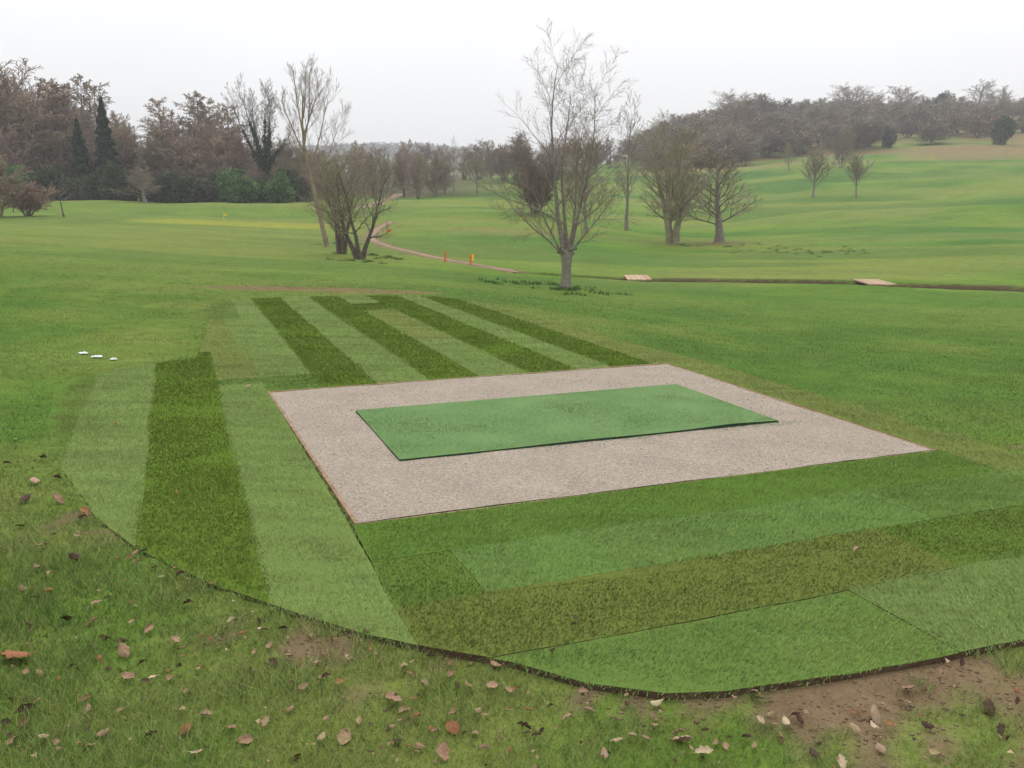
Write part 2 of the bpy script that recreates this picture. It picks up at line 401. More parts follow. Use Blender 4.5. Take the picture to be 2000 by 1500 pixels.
# (u0,u1,v0,v1, colour, lean azimuth in the tee frame, name of look)
LT, DK, OL, YL, MD = (.186, .270, .078), (.138, .222, .036), (.160, .196, .046), (.190, .243, .066), (.132, .215, .050)
UPV, DNV, RT = math.pi / 2, -math.pi / 2, 0.0
STRIPS = [
 (-2.1,-1.60,-3,6, MD, UPV), (-1.60,-1.09,-3,6, LT, UPV), (-1.09,-.53,-3,6, DK, DNV), (-.53,-.03,-3,3.98, LT, UPV),
 (-.80,-.22,6.0,9.0, YL, UPV), (-.53,.36,3.98,4.25, MD, RT), (-.53,-.12,4.25,6.0, YL, UPV), (-.70,.02,9.0,12, MD, UPV),
 (-.12,.36,4.25,6.0, LT, UPV), (-.22,.36,6.0,9.0, LT, UPV), (.02,.36,9.0,12, LT, UPV), (-.125,.36,3.56,3.98, MD, RT),
 (.36,.88,3.56,8.1, DK, DNV), (.36,.88,8.1,12, DK, DNV), (.88,1.37,3.56,7.2, LT, UPV), (.88,1.37,7.2,12, LT, UPV),
 (1.37,1.88,3.56,6.4, DK, DNV), (1.37,1.88,6.4,12, DK, DNV), (1.88,2.38,3.56,6.0, LT, UPV), (1.88,2.38,6.0,9.3, YL, UPV), (1.88,2.38,9.3,10.3, DK, DNV), (1.88,2.38,10.3,12, LT, UPV),
 (2.38,2.92,3.56,6.6, DK, DNV), (2.38,2.92,6.6,12, DK, DNV), (2.92,3.30,3.56,7.6, LT, UPV), (2.92,3.30,7.6,12, LT, UPV),
 (3.30,3.80,3.56,12, DK, DNV), (3.80,4.6,3.56,12, YL, UPV), (3.97,4.6,-.56,3.56, YL, UPV),
 (-.03,3.97,-.54,-.03, MD, RT), (3.97,4.6,-1.05,-.56, LT, UPV), (.36,2.90,-1.05,-.54, LT, RT), (-.03,.36,-1.05,-.54, OL, DNV), (2.90,3.97,-1.05,-.54, MD, RT),
 (-.03,2.48,-1.57,-1.05, OL, DNV), (2.48,4.6,-1.57,-1.05, MD, DNV), (-.03,1.84,-2.4,-1.57, LT, RT), (1.84,4.6,-2.4,-1.57, LT, UPV),
]
# colours of the front rows as laid: first row deep green, third row olive
STRIP_COL = {29: (.120, .212, .040), 31: (.150, .255, .066), 33: (.128, .215, .050), 34: (.160, .205, .050), 35: (.128, .202, .040), 36: (.142, .232, .056), 37: (.165, .252, .074), 32: (.128, .206, .044), 0: (.132, .206, .044), 7: (.142, .216, .050), 20: (.140, .216, .046)}
PAD = (-.03, 3.97, -.03, 3.56)
tee = empty('tee_lawn', (T0[0], T0[1], 0))
tag(tee, 'newly laid striped turf lawn around the gravel pad and green mat', 'lawn')
tee_inv = np.array([T0[0], T0[1], 0])
for si, (u0, u1, v0, v1, c, la) in enumerate(STRIPS):
    c = tuple(np.array(STRIP_COL.get(si, c)) * (.93, .93, .90))
    g = -.004
    poly = clip_rect(OUTLINE, u0 + g, u1 - g, v0 + g, v1 - g)
    if len(poly) < 3: continue
    if si == 3: poly = [(-.125 if v > 3.9 and u > -.2 else u, v) for u, v in poly]
    rng = np.random.default_rng(100 + si)
    zt = .005 + rng.uniform(0, .004)
    # slab: fine boundary so that the edge is not ruler straight
    bp = []
    for i in range(len(poly)):
        p, q = np.array(poly[i]), np.array(poly[(i + 1) % len(poly)]); k = max(1, int(np.linalg.norm(q - p) / .12))
        bp += [p + (q - p) * t for t in np.arange(k) / k]
    bp = np.array(bp); jit = (vnoise(bp[:, 0] * 6, bp[:, 1] * 6, 90 + si, 2) - .5) * .016; ctr = bp.mean(0)
    dirs = bp - ctr; dirs /= np.linalg.norm(dirs, axis=1)[:, None] + 1e-9
    bp = bp + dirs * (jit + .010 * (vnoise(bp[:, 0] * 21, bp[:, 1] * 21, 190 + si, 2) - .5))[:, None]
    away = np.hypot(np.maximum(np.maximum(PAD[0] - .1 - bp[:, 0], bp[:, 0] - PAD[1]), 0), np.maximum(np.maximum(PAD[2] - bp[:, 1], bp[:, 1] - PAD[3]), 0))
    wv = np.clip(away / .12, 0, 1)[:, None] * .055
    bp = bp + wv * np.stack([vnoise(bp[:, 0] * 1.4, bp[:, 1] * 1.4, 301, 3) - .5, vnoise(bp[:, 0] * 1.4, bp[:, 1] * 1.4, 302, 3) - .5], 1)
    w2 = uvw(bp[:, 0], bp[:, 1]); n = len(bp)
    dz = (vnoise(w2[:, 0] * 4, w2[:, 1] * 4, 33, 3) - .5) * .010
    verts = [(*p, zt + q) for p, q in zip(w2, dz)] + [(*p, -.07) for p in w2]
    verts = np.array(verts) - tee_inv
    faces = [tuple(range(n))] if np.cross(bp[1] - bp[0], ctr - bp[0]) > 0 else [tuple(range(n))[::-1]]
    faces += [(i, i + n, (i + 1) % n + n, (i + 1) % n) for i in range(n)]
    me = poly_mesh('turf_strip', verts, faces, M_SOIL)
    o = obj('turf_strip', me, tee)
    o['label'] = ('olive brown strip of turf' if si == 34 else 'yellowish green strip of turf' if c[0] > .175 and c[1] < .24 else 'light green strip of turf' if c[1] > .212 else 'dark green strip of turf')
    # blades: dense near the camera, sparser and broader further off
    lo, hi = bp.min(0), bp.max(0)
    area = (hi[0] - lo[0]) * (hi[1] - lo[1])
    nb = int(area * 15000)
    uu = rng.uniform(lo[0], hi[0], nb); vv = rng.uniform(lo[1], hi[1], nb)
    edge = .026 * rng.normal(size=nb)
    ok = in_poly(uu + edge, vv + edge, [tuple(p) for p in bp])
    ok &= ~((uu > PAD[0] - .1 * np.clip(vv, 0, 3.56) / 3.53) & (uu < PAD[1]) & (vv > PAD[2]) & (vv < PAD[3]))
    uu, vv = uu[ok], vv[ok]; W = uvw(uu, vv); d = np.hypot(W[:, 0], W[:, 1])
    dens = np.clip((5.0 / np.maximum(d, 3.0)) ** 1.5, .16, 1)
    vis = (np.abs(W[:, 0]) < .75 * W[:, 1] + 1.0)
    keep = (rng.random(len(d)) < dens) & vis
    W, d, dens = W[keep], d[keep], dens[keep]; n = len(W)
    patch = vnoise(W[:, 0] * 1.6, W[:, 1] * 1.6, 40 + si, 4); fine = vnoise(W[:, 0] * 14, W[:, 1] * 14, 60, 2); run = vnoise(W[:, 0] * 2.2 + 4 * W[:, 1], W[:, 1] * 9, 44, 3)
    h = (.010 + .008 * rng.random(n)) * (0.75 + .5 * fine) * (1 + .3 * (1 / dens - 1) ** .4)
    w = (.0034 + .0024 * rng.random(n)) / np.sqrt(dens)
    P = np.column_stack([W, np.full(n, zt - .001) + .012 * (patch - .5)])
    base = np.tile(np.array(c) * 1.06, (n, 1)) * (1 + .75 * (patch - .5) + .75 * (run - .5))[:, None] * rng.uniform(.80, 1.20, n)[:, None]
    straw = rng.random(n) < (.06 + .40 * sstep(.5, .8, patch) * (1.0 if c[0] > .12 else .6))
    base[straw] = base[straw] * .5 + np.array((.22, .19, .08)) * .5
    az = la + math.atan2(TU[1], TU[0]) + rng.normal(0, .7, n)
    lean = np.clip(rng.normal(.74, .12, n), .1, .95)
    Vb, Cb = blade_arrays(P, h, w, lean, az, base, rng)
    gm = raw_mesh('turf_grass', Vb - tee_inv, np.arange(len(Vb)).reshape(-1, 3), M_BLADE, False, Cb)
    go = obj('grass_blades', gm, o); tag(go, kind='stuff')
    # soil-green top so gaps between blades read as thatch
    mt = bpy.data.materials.new('turf_thatch'); mt.use_nodes = True
    b = mt.node_tree.nodes['Principled BSDF']; b.inputs['Base Color'].default_value = (c[0] * .70, c[1] * .68, c[2] * .66, 1); b.inputs['Roughness'].default_value = 1; b.inputs['Specular IOR Level'].default_value = 0
    me.materials.append(mt); me.polygons[0].material_index = 1

# gravel pad with timber edging
def mat_gravel():
    m, t, b = principled('gravel_fines', .95, .1)
    tcn = N(t, 'ShaderNodeTexCoord')
    v = N(t, 'ShaderNodeTexVoronoi'); v.inputs['Scale'].default_value = 95
    n = N(t, 'ShaderNodeTexNoise'); n.inputs['Scale'].default_value = 2.3; n.inputs['Detail'].default_value = 8
    n2 = N(t, 'ShaderNodeTexNoise'); n2.inputs['Scale'].default_value = 60; n2.inputs['Detail'].default_value = 3
    for q in (v, n, n2): t.links.new(tcn.outputs['Object'], q.inputs['Vector'])
    hs = N(t, 'ShaderNodeHueSaturation')
    r = N(t, 'ShaderNodeValToRGB'); e = r.color_ramp.elements
    e[0].position, e[1].position = .25, .8; e[0].color = (.22, .183, .145, 1); e[1].color = (.355, .302, .245, 1)
    sp = N(t, 'ShaderNodeSeparateColor'); t.links.new(v.outputs['Color'], sp.inputs[0])
    mx = N(t, 'ShaderNodeMix', data_type='FLOAT'); mx.inputs[0].default_value = .5
    t.links.new(sp.outputs[0], mx.inputs[2]); t.links.new(n.outputs['Fac'], mx.inputs[3]); t.links.new(mx.outputs[0], r.inputs[0])
    mr = N(t, 'ShaderNodeMapRange'); mr.inputs['To Min'].default_value = .7; mr.inputs['To Max'].default_value = 1.25
    t.links.new(n2.outputs['Fac'], mr.inputs['Value']); t.links.new(mr.outputs[0], hs.inputs['Value']); t.links.new(r.outputs[0], hs.inputs['Color'])
    t.links.new(hs.outputs[0], b.inputs['Base Color'])
    bm = N(t, 'ShaderNodeBump'); bm.inputs['Strength'].default_value = .7; bm.inputs['Distance'].default_value = .008
    t.links.new(v.outputs['Distance'], bm.inputs['Height']); t.links.new(bm.outputs[0], b.inputs['Normal'])
    return m
M_GRAVEL = mat_gravel()
M_TIMBER = mat_noise('edging_timber', (.15, .095, .055), (.30, .20, .12), 18, bump=.4)
M_STONE = mat_noise('pebble', (.27, .23, .185), (.42, .36, .30), 40, vary=.15)
pu = np.linspace(.0, 3.94, 80); pv = np.linspace(.0, 3.53, 70); PU, PV = np.meshgrid(pu, pv)
rag = (vnoise(PU * 5, PV * 5, 15, 3) - .5)
PUs = PU - .1 * (PV / 3.53) * (1 - PU / 3.94); W = uvw(PUs, PV); Z = .004 + .010 * (vnoise(PU * 2, PV * 2, 16, 3) - .5) + .004 * rag
Vp = np.concatenate([W, Z[..., None]], -1).reshape(-1, 3) - tee_inv
ii = np.arange(80 * 70).reshape(70, 80); Qp = np.stack([ii[:-1, :-1], ii[:-1, 1:], ii[1:, 1:], ii[1:, :-1]], -1).reshape(-1, 4)
pad = empty('gravel_pad', (T0[0], T0[1], 0)); tag(pad, 'square pad of pinkish beige fine gravel edged with thin boards', 'gravel pad')
obj('gravel_surface', raw_mesh('gravel_surface', Vp, Qp, M_GRAVEL, True), pad)
def board(u0, u1, v0, v1, z0, z1, name, mat, parent):
    c = [(u - .1 * max(v, 0) / 3.53 * (1 - u / 3.94), v) for u, v in ((u0, v0), (u1, v0), (u1, v1), (u0, v1))]; w = [uvw(*p) for p in c]
    vv = [(*p, z0) for p in w] + [(*p, z1) for p in w]
    f = [(0, 3, 2, 1), (4, 5, 6, 7), (0, 1, 5, 4), (1, 2, 6, 5), (2, 3, 7, 6), (3, 0, 4, 7)]
    o = obj(name, poly_mesh(name, np.array(vv) - tee_inv, f, mat), parent)
    md = o.modifiers.new('bevel', 'BEVEL'); md.width = .003; md.segments = 2
    return o
board(-.024, -.002, -.02, 3.555, -.06, .010, 'edging_board', M_TIMBER, pad)
board(3.942, 3.964, -.02, 3.555, -.06, .007, 'edging_board', M_TIMBER, pad)
board(.000, 3.940, 3.533, 3.555, -.06, .009, 'edging_board', M_TIMBER, pad)
board(.000, 3.940, -.022, -.002, -.06, .002, 'edging_board', M_TIMBER, pad)
# loose grit on the pad
rng = np.random.default_rng(5); n = 5200
pu = rng.uniform(.02, 3.92, n); pv = rng.uniform(.02, 3.5, n); ok = ~((pu > .46) & (pu < 3.46) & (pv > 1.01) & (pv < 2.54)); pu, pv = pu[ok], pv[ok]; n = len(pu)
w = uvw(pu, pv); s = .0022 + .0045 * rng.random(n) ** 3
octv = np.array([(1, 0, 0), (0, 1, 0), (-1, 0, 0), (0, -1, 0), (0, 0, .7), (0, 0, -.7)]); octf = np.array([(0, 1, 4), (1, 2, 4), (2, 3, 4), (3, 0, 4), (1, 0, 5), (2, 1, 5), (3, 2, 5), (0, 3, 5)])
ang = rng.uniform(0, 6.28, n); ca, sa = np.cos(ang), np.sin(ang)
ov = octv[None] * s[:, None, None] * rng.uniform(.7, 1.4, (n, 6, 1))
rx = ov[..., 0] * ca[:, None] - ov[..., 1] * sa[:, None]; ry = ov[..., 0] * sa[:, None] + ov[..., 1] * ca[:, None]
PVt = np.stack([rx + w[:, 0:1], ry + w[:, 1:2], ov[..., 2] + .006], -1).reshape(-1, 3) - tee_inv
gr = obj('loose_grit', raw_mesh('loose_grit', PVt, (octf[None] + 6 * np.arange(n)[:, None, None]).reshape(-1, 3), M_STONE), pad); tag(gr, kind='stuff')

# artificial mat
M_MAT = mat_noise('synthetic_turf', (.086, .164, .050), (.118, .200, .070), 1.6, rough=.9, bump=.15, bscale=260, detail=8, bdist=.004)
M_MATEDGE = mat_noise('mat_backing', (.012, .03, .016), (.03, .06, .03), 40)
mu = np.linspace(0, 2.98, 60); mv = np.linspace(0, 1.5, 32); MU, MV = np.meshgrid(mu, mv)
lift = .012 * np.exp(-((MU - 2.55) / .3) ** 2 - (MV / .16) ** 2) + .006 * np.exp(-((MU - 1.3) / .4) ** 2 - (MV / .2) ** 2)
MW = uvw(MU + .47, MV + 1.02); mz = .017 + lift + .003 * (vnoise(MU * 3, MV * 3, 7, 2) - .5)
top = np.concatenate([MW, mz[..., None]], -1).reshape(-1, 3)
ii = np.arange(60 * 32).reshape(32, 60); qf = [tuple(r) for r in np.stack([ii[:-1, :-1], ii[:-1, 1:], ii[1:, 1:], ii[1:, :-1]], -1).reshape(-1, 4)]
ring = list(ii[0, :]) + list(ii[1:, -1]) + list(ii[-1, -2::-1]) + list(ii[-2:0:-1, 0])
mo = np.array([*uvw(.47, 1.02), 0.0])
mat_o = obj('tee_mat', raw_mesh('tee_mat', top - mo, np.array(qf), M_MAT, True)); mat_o.location = mo
tag(mat_o, 'flat rectangular green synthetic turf mat lying on the gravel pad', 'mat')
base_n = 60 * 32; bv = top[ring].copy(); tv = bv.copy(); tv[:, 2] -= .001; bv[:, 2] = -.004; m_ = len(ring)
sv = np.concatenate([tv, bv]) - mo; sf = [(i, i + m_, (i + 1) % m_ + m_, (i + 1) % m_) for i in range(m_)]
obj('mat_edge', poly_mesh('mat_edge', sv, sf, M_MATEDGE), mat_o)
# pile of the mat: short upright tufts
n = 52000; u_ = rng.uniform(.003, 2.977, n); v_ = rng.uniform(.003, 1.497, n)
zz = .017 + .012 * np.exp(-((u_ - 2.55) / .3) ** 2 - (v_ / .16) ** 2) + .006 * np.exp(-((u_ - 1.3) / .4) ** 2 - (v_ / .2) ** 2)
Wm = uvw(u_ + .47, v_ + 1.02); mot = vnoise(u_ * 1.5, v_ * 4, 19, 3)
colm = np.array((.102, .182, .060))[None] * (1 + .4 * (mot - .5))[:, None] * rng.uniform(.93, 1.07, n)[:, None]
Vb, Cb = blade_arrays(np.column_stack([Wm, zz - .001]), np.full(n, .004), rng.uniform(.006, .009, n), np.full(n, .8), rng.normal(0.4, .8, n), colm, rng)
pl = obj('mat_pile', raw_mesh('mat_pile', Vb - mo, np.arange(len(Vb)).reshape(-1, 3), M_BLADE, False, Cb), mat_o); tag(pl, kind='stuff')
# green fibres shed along the front of the mat
n = 900; u_ = rng.uniform(.5, 3.7, n); v_ = 1.01 - np.abs(rng.normal(0, .055, n)); keep = rng.random(n) < sstep(.35, .7, vnoise(u_ * 3, u_ * 0, 23, 2)); u_, v_ = u_[keep], v_[keep]; n = len(u_)
Vb, Cb = blade_arrays(np.column_stack([uvw(u_, v_), np.full(n, .007)]), np.full(n, .010), np.full(n, .006), np.full(n, .8), rng.uniform(0, 6.28, n), np.tile((.13, .25, .08), (n, 1)), rng)
fb = obj('shed_fibres', raw_mesh('shed_fibres', Vb, np.arange(len(Vb)).reshape(-1, 3), M_BLADE, False, Cb)); tag(fb, 'scattered green fibres shed on gravel along the mat front edge', 'fibres', kind='stuff')

# ------------------------------------------------------------------ rough grass round the tee
def rough(name, y0, y1, n, label, seed):
    """blades whose density, width and height change smoothly with distance"""
    rng = np.random.default_rng(seed)
    y = np.exp(rng.uniform(math.log(y0), math.log(y1), n)); x = rng.uniform(-1, 1, n) * (.74 * y + .8)
    ok = ~in_poly(x, y, OUT_W); x, y = x[ok], y[ok]
    ok = rng.random(len(x)) > soil_mask(x, y) * .93
    ok &= seg_dist(x, y, TRACK) > .45
    ok &= ditch_depth(x, y) < .04
    ok &= rng.random(len(x)) > sstep(13, 42, y)
    x, y = x[ok], y[ok]; n = len(x)
    clump = vnoise(x * 5, y * 5, 51, 3) * .6 + vnoise(x * 1.3, y * 1.3, 53, 2) * .4; big = vnoise(x * .9, y * .9, 52, 2)
    lushz = np.exp(-(((x + 2.3) / 1.0) ** 2 + ((y - 3.0) / .9) ** 2))
    h = .044 * (.40 + .9 * rng.random(n)) * (.22 + 2.1 * clump ** 2) * (1 + .9 * lushz) * (1 - .45 * sstep(4, 9, y))
    w = .0030 * (.7 + .6 * rng.random(n)) * np.maximum(y / 3.0, .8) ** .85
    c = tint(x, y) * (1 + .7 * (clump - .5) + .35 * (big - .5))[:, None] * rng.uniform(.72, 1.28, n)[:, None]
    c = lerp(c, np.array((.085, .165, .030)), lushz * .6)
    st_ = rng.random(n) < (.16 + .20 * sstep(.45, .8, big)) * (1 - .7 * sstep(8, 20, y)); c[st_] = c[st_] * .45 + np.array((.30, .245, .115)) * .55
    P = np.column_stack([x, y, height(x, y) - .003])
    Vb, Cb = blade_arrays(P, h, w, np.clip(rng.normal(.62, .2, n), .05, .95), rng.uniform(0, 6.28, n), c, rng)
    o = obj(name, raw_mesh(name, Vb, np.arange(len(Vb)).reshape(-1, 3), M_BLADE, False, Cb)); tag(o, label, 'grass', kind='stuff')
rough('foreground_grass', 1.5, 3.8, 210000, 'short rough grass with bare soil in the near foreground', 1)
rough('rough_grass', 3.8, 44, 560000, 'rough grass of the bank and field around the tee', 2)

# dark leafy clumps (daffodil leaves) near the tree bases
def clumps(name, pts, label, seed):
    rng = np.random.default_rng(seed); Vs = []; Cs = []
    for (px, py, spread, k) in pts:
        c = hit(px, py)
        for _ in range(k):
            q = c[:2] + rng.normal(0, spread, 2) * (1, .8); m = 26; p = q + rng.normal(0, .10, (m, 2))
            P = np.column_stack([p, height(p[:, 0], p[:, 1])])
            Vb, Cb = blade_arrays(P, rng.uniform(.05, .13, m), rng.uniform(.015, .03, m), rng.uniform(.1, .7, m), rng.uniform(0, 6.28, m), np.array((.065, .140, .036))[None] * rng.uniform(.7, 1.4, m)[:, None], rng)
            Vs.append(Vb); Cs.append(Cb)
    Vs = np.concatenate(Vs); o = obj(name, raw_mesh(name, Vs, np.arange(len(Vs)).reshape(-1, 3), M_BLADE, False, np.concatenate(Cs))); tag(o, label, 'leaf clumps', kind='stuff')
clumps('bulb_leaves', [(1060, 557, .9, 16), (1105, 566, .5, 12), (1130, 573, .8, 8), (960, 553, .25, 3), (1010, 551, .8, 6)], 'dark green clumps of bulb leaves around the big bare tree', 31)
clumps('bulb_leaves', [(670, 478, .9, 8), (740, 500, 1.0, 16), (700, 510, .7, 8), (770, 506, .8, 7)], 'dark green clumps of bulb leaves below the twin shrubby trees', 32)
clumps('bulb_leaves', [(1520, 488, 1.8, 14), (1610, 494, 1.4, 16), (1560, 490, 1.5, 8), (1320, 478, .9, 8), (1440, 480, 1.0, 8), (1225, 450, .8, 8)], 'dark green clumps of leaves on the valley floor near the fan-shaped trees', 33)

# ------------------------------------------------------------------ trees
def unit(a):
    return a / (np.linalg.norm(a, axis=-1, keepdims=True) + 1e-9)
def tubes(pts, rad, sides):
    """pts (n,m,3), rad (n,m) -> verts, quads"""
    n, m, _ = pts.shape
    tg = unit(np.gradient(pts, axis=1)) if m > 2 else np.repeat(unit(pts[:, 1:] - pts[:, :1]), 2, axis=1)
    ref = np.where(np.abs(tg[..., 2:3]) > .9, np.array((1., 0, 0)), np.array((0, 0, 1.)))
    a = unit(np.cross(tg, ref)); b = np.cross(tg, a)
    an = np.arange(sides) * 2 * np.pi / sides
    ring = pts[:, :, None] + rad[..., None, None] * (np.cos(an)[:, None] * a[:, :, None] + np.sin(an)[:, None] * b[:, :, None])
    idx = np.arange(n * m * sides).reshape(n, m, sides); nxt = np.roll(idx, -1, axis=2)
    q = np.stack([idx[:, :-1], nxt[:, :-1], nxt[:, 1:], idx[:, 1:]], -1).reshape(-1, 4)
    return ring.reshape(-1, 3), q
def grow(stems, levels, seed):
    """stems: list of (p, d, L, r). levels: one dict per level. Returns [(pts, rad, sides), ...] per level."""
    rng = np.random.default_rng(seed)
    p = np.array([s[0] for s in stems], float); d = unit(np.array([s[1] for s in stems], float))
    L = np.array([s[2] for s in stems], float); r = np.array([s[3] for s in stems], float); res = []
    for li, lv in enumerate(levels):
        n = len(p); sg = lv.get('seg', 4); pts = [p]; dirs = [d]; dd = d
        for i in range(sg):
            dd = unit(dd + rng.normal(0, lv.get('wob', .1), (n, 3)) + np.array((0, 0, lv.get('up', .0))))
            pts.append(pts[-1] + dd * (L / sg)[:, None]); dirs.append(dd)
        pts = np.stack(pts, 1); dirs = np.stack(dirs, 1)
        t = np.linspace(0, 1, sg + 1); rad = r[:, None] * (1 - t * (1 - lv.get('tip', .3)))
        if li == 0: rad = rad * (1 + .45 * np.exp(-t * 9))
        res.append((pts, np.maximum(rad, lv.get('rmin', .003)), lv.get('sides', 3)))
        if li == len(levels) - 1: break
        k = lv['k']; t0 = lv.get('t0', .2)
        tc_ = np.clip(t0 + (1 - t0) * ((np.arange(k) + rng.uniform(.05, .95, (n, k))) / k), 0, .995)
        fi = tc_ * sg; i0 = np.minimum(fi.astype(int), sg - 1); fr = (fi - i0)[..., None]; row = np.arange(n)[:, None]
        bp = pts[row, i0] * (1 - fr) + pts[row, i0 + 1] * fr; bd = dirs[row, i0 + 1]
        az = np.arange(k)[None] * 2.4 + rng.uniform(0, 6.28, (n, 1)) + rng.normal(0, .35, (n, k))
        ref = np.where(np.abs(bd[..., 2:3]) > .9, np.array((1., 0, 0)), np.array((0, 0, 1.)))
        e1 = unit(np.cross(bd, ref)); e2 = np.cross(bd, e1)
        an = np.radians(lv['ang']) * rng.uniform(.7, 1.3, (n, k))
        if lv.get('angtop'): an = an * (1 - tc_) + np.radians(lv['angtop']) * tc_
        perp = np.cos(az)[..., None] * e1 + np.sin(az)[..., None] * e2
        cd = unit(np.cos(an)[..., None] * bd + np.sin(an)[..., None] * perp)
        prof = 1 - lv.get('fall', .5) * tc_
        if lv.get('round'): prof = prof * (.45 + .55 * np.sin(np.pi * np.clip((tc_ - t0) / (1 - t0 + 1e-6), 0, 1) ** .8))
        cl_ = L[:, None] * lv['ratio'] * prof * rng.uniform(.65, 1.2, (n, k))
        cr = r[:, None] * (1 - tc_ * (1 - lv.get('tip', .3))) * lv.get('rr', .55)
        p = bp.reshape(-1, 3); d = cd.reshape(-1, 3); L = cl_.ravel(); r = np.maximum(cr.ravel(), lv.get('crmin', .003))
    return res
def join_tubes(parts):
    Vs, Qs, o = [], [], 0
    for pt, rd, sd_ in parts:
        v, q = tubes(pt, rd, sd_); Vs.append(v); Qs.append(q + o); o += len(v)
    return np.concatenate(Vs), np.concatenate(Qs)

def make_proto(name, stems, levels, seed, bark, twig, ntrunk=2):
    parts = grow(stems, levels, seed)
    tv, tq = join_tubes(parts[:ntrunk]); cv, cq = join_tubes(parts[ntrunk:])
    hgt = np.percentile(np.concatenate([tv, cv])[:, 2], 99.9); wid = np.percentile(np.abs(cv[:, :2]), 97)
    return dict(trunk=raw_mesh(name + '_trunk', tv, tq, bark, True), crown=raw_mesh(name + '_crown', cv, cq, twig, True), H=float(hgt), R=float(wid), parts=parts)

def leaf_tris(C, size, col, rng, flat=.3):
    n = len(C); d1 = unit(rng.normal(size=(n, 3))); d1[:, 2] *= flat + .4; d2 = unit(np.cross(d1, rng.normal(size=(n, 3))))
    s = (np.asarray(size) * rng.uniform(.6, 1.4, n))[:, None]
    return np.stack([C - d1 * s - d2 * s * .5, C + d1 * s - d2 * s * .5, C + d2 * s * .9], 1).reshape(-1, 3), np.repeat(col * rng.uniform(.6, 1.4, n)[:, None], 3, axis=0)
def lobed(rng, n, lobes, thick=.35):
    """points near the surfaces of lobes (cx,cy,cz,rx,ry,rz)"""
    lb = np.array(lobes); wts = lb[:, 3] * lb[:, 5]; k = rng.choice(len(lb), n, p=wts / wts.sum())
    d = unit(rng.normal(size=(n, 3))); rr = 1 - thick * rng.random(n) ** 1.5 + rng.normal(0, .05, n)
    return lb[k, :3] + d * lb[k, 3:] * rr[:, None]

B_GREY = mat_noise('bark_grey', (.13, .115, .09), (.26, .235, .19), 9, bump=.8, bscale=26, vary=.08, bdist=.02)
B_MOSS = mat_noise('bark_mossy', (.15, .14, .085), (.27, .245, .155), 3, bump=.6, bscale=20, vary=.08, bdist=.02)
B_DARK = mat_noise('bark_dark', (.075, .062, .05), (.15, .125, .10), 6, bump=.5, vary=.1)
B_PALE = mat_noise('bark_pale', (.17, .14, .09), (.29, .245, .15), 4, bump=.4, vary=.05)
W_GREY = mat_noise('twig_grey', (.20, .170, .128), (.31, .265, .205), 2, vary=.1)
W_BROWN = mat_noise('twig_brown', (.195, .145, .105), (.32, .24, .175), 1.2, vary=.22)
W_RED = mat_noise('twig_russet', (.225, .17, .125), (.345, .26, .195), .8, vary=.15)
W_OLIVE = mat_noise('twig_olive', (.20, .17, .115), (.31, .265, .19), 1.5, vary=.15)
W_DARK = mat_noise('twig_dark', (.11, .09, .07), (.18, .15, .12), 1.5, vary=.12)

W_UMBER = mat_noise('twig_umber', (.17, .135, .105), (.27, .22, .175), 1.5, vary=.05)
UP = (0, 0, 1)
def fan(n, tilt, L, r, seed, base=.12, z=0, jl=.2):
    g = np.random.default_rng(seed); o = []
    for i in range(n):
        a = i * 6.283 / n + g.uniform(-.4, .4); t = math.radians(tilt) * g.uniform(.6, 1.25)
        o.append(((math.cos(a) * base, math.sin(a) * base, z), (math.cos(a) * math.sin(t), math.sin(a) * math.sin(t), math.cos(t)), L * g.uniform(1 - jl, 1 + jl), r * g.uniform(.8, 1.15)))
    return o
PROTO = {}
# spreading specimen with a short trunk: handled below as its own tree
PROTO['fan'] = make_proto('fan_tree', fan(4, 9, 9, .20, 3, .22), [
    dict(seg=8, wob=.05, up=.04, k=14, t0=.16, ang=42, angtop=28, ratio=.42, fall=.45, rr=.42, tip=.12, sides=7),
    dict(seg=5, wob=.09, up=.10, k=13, t0=.12, ang=36, ratio=.44, fall=.35, rr=.5, tip=.25, sides=4, crmin=.012),
    dict(seg=3, wob=.10, up=.06, k=8, t0=.12, ang=32, ratio=.58, rr=.6, sides=3, rmin=.009, crmin=.009),
    dict(seg=2, wob=.08, up=.05, sides=3, rmin=.008)], 21, B_MOSS, W_OLIVE)
PROTO['open'] = make_proto('open_tree', [((0, 0, 0), (.02, 0, 1), 6.5, .16)], [
    dict(seg=8, wob=.04, up=.05, k=24, t0=.20, ang=55, angtop=25, ratio=.50, fall=.55, rr=.45, tip=.15, sides=7),
    dict(seg=5, wob=.10, up=.09, k=12, t0=.14, ang=38, ratio=.46, fall=.35, rr=.5, tip=.25, sides=4, crmin=.012),
    dict(seg=3, wob=.10, up=.05, k=8, t0=.15, ang=32, ratio=.55, rr=.6, sides=3, rmin=.011, crmin=.011),
    dict(seg=2, wob=.08, up=.04, sides=3, rmin=.009)], 22, B_GREY, W_OLIVE)
PROTO['tall'] = make_proto('tall_tree', [((0, 0, 0), (.03, 0, 1), 11, .17)], [
    dict(seg=10, wob=.04, up=.05, k=18, t0=.22, ang=40, angtop=22, ratio=.34, fall=.4, rr=.42, tip=.1, sides=7),
    dict(seg=5, wob=.09, up=.12, k=8, t0=.2, ang=32, ratio=.42, fall=.4, rr=.5, tip=.25, sides=4, crmin=.008),
    dict(seg=3, wob=.10, up=.08, k=6, t0=.15, ang=30, ratio=.5, rr=.6, sides=3, rmin=.012, crmin=.012),
    dict(seg=2, wob=.08, up=.05, sides=3, rmin=.010)], 23, B_GREY, W_GREY)
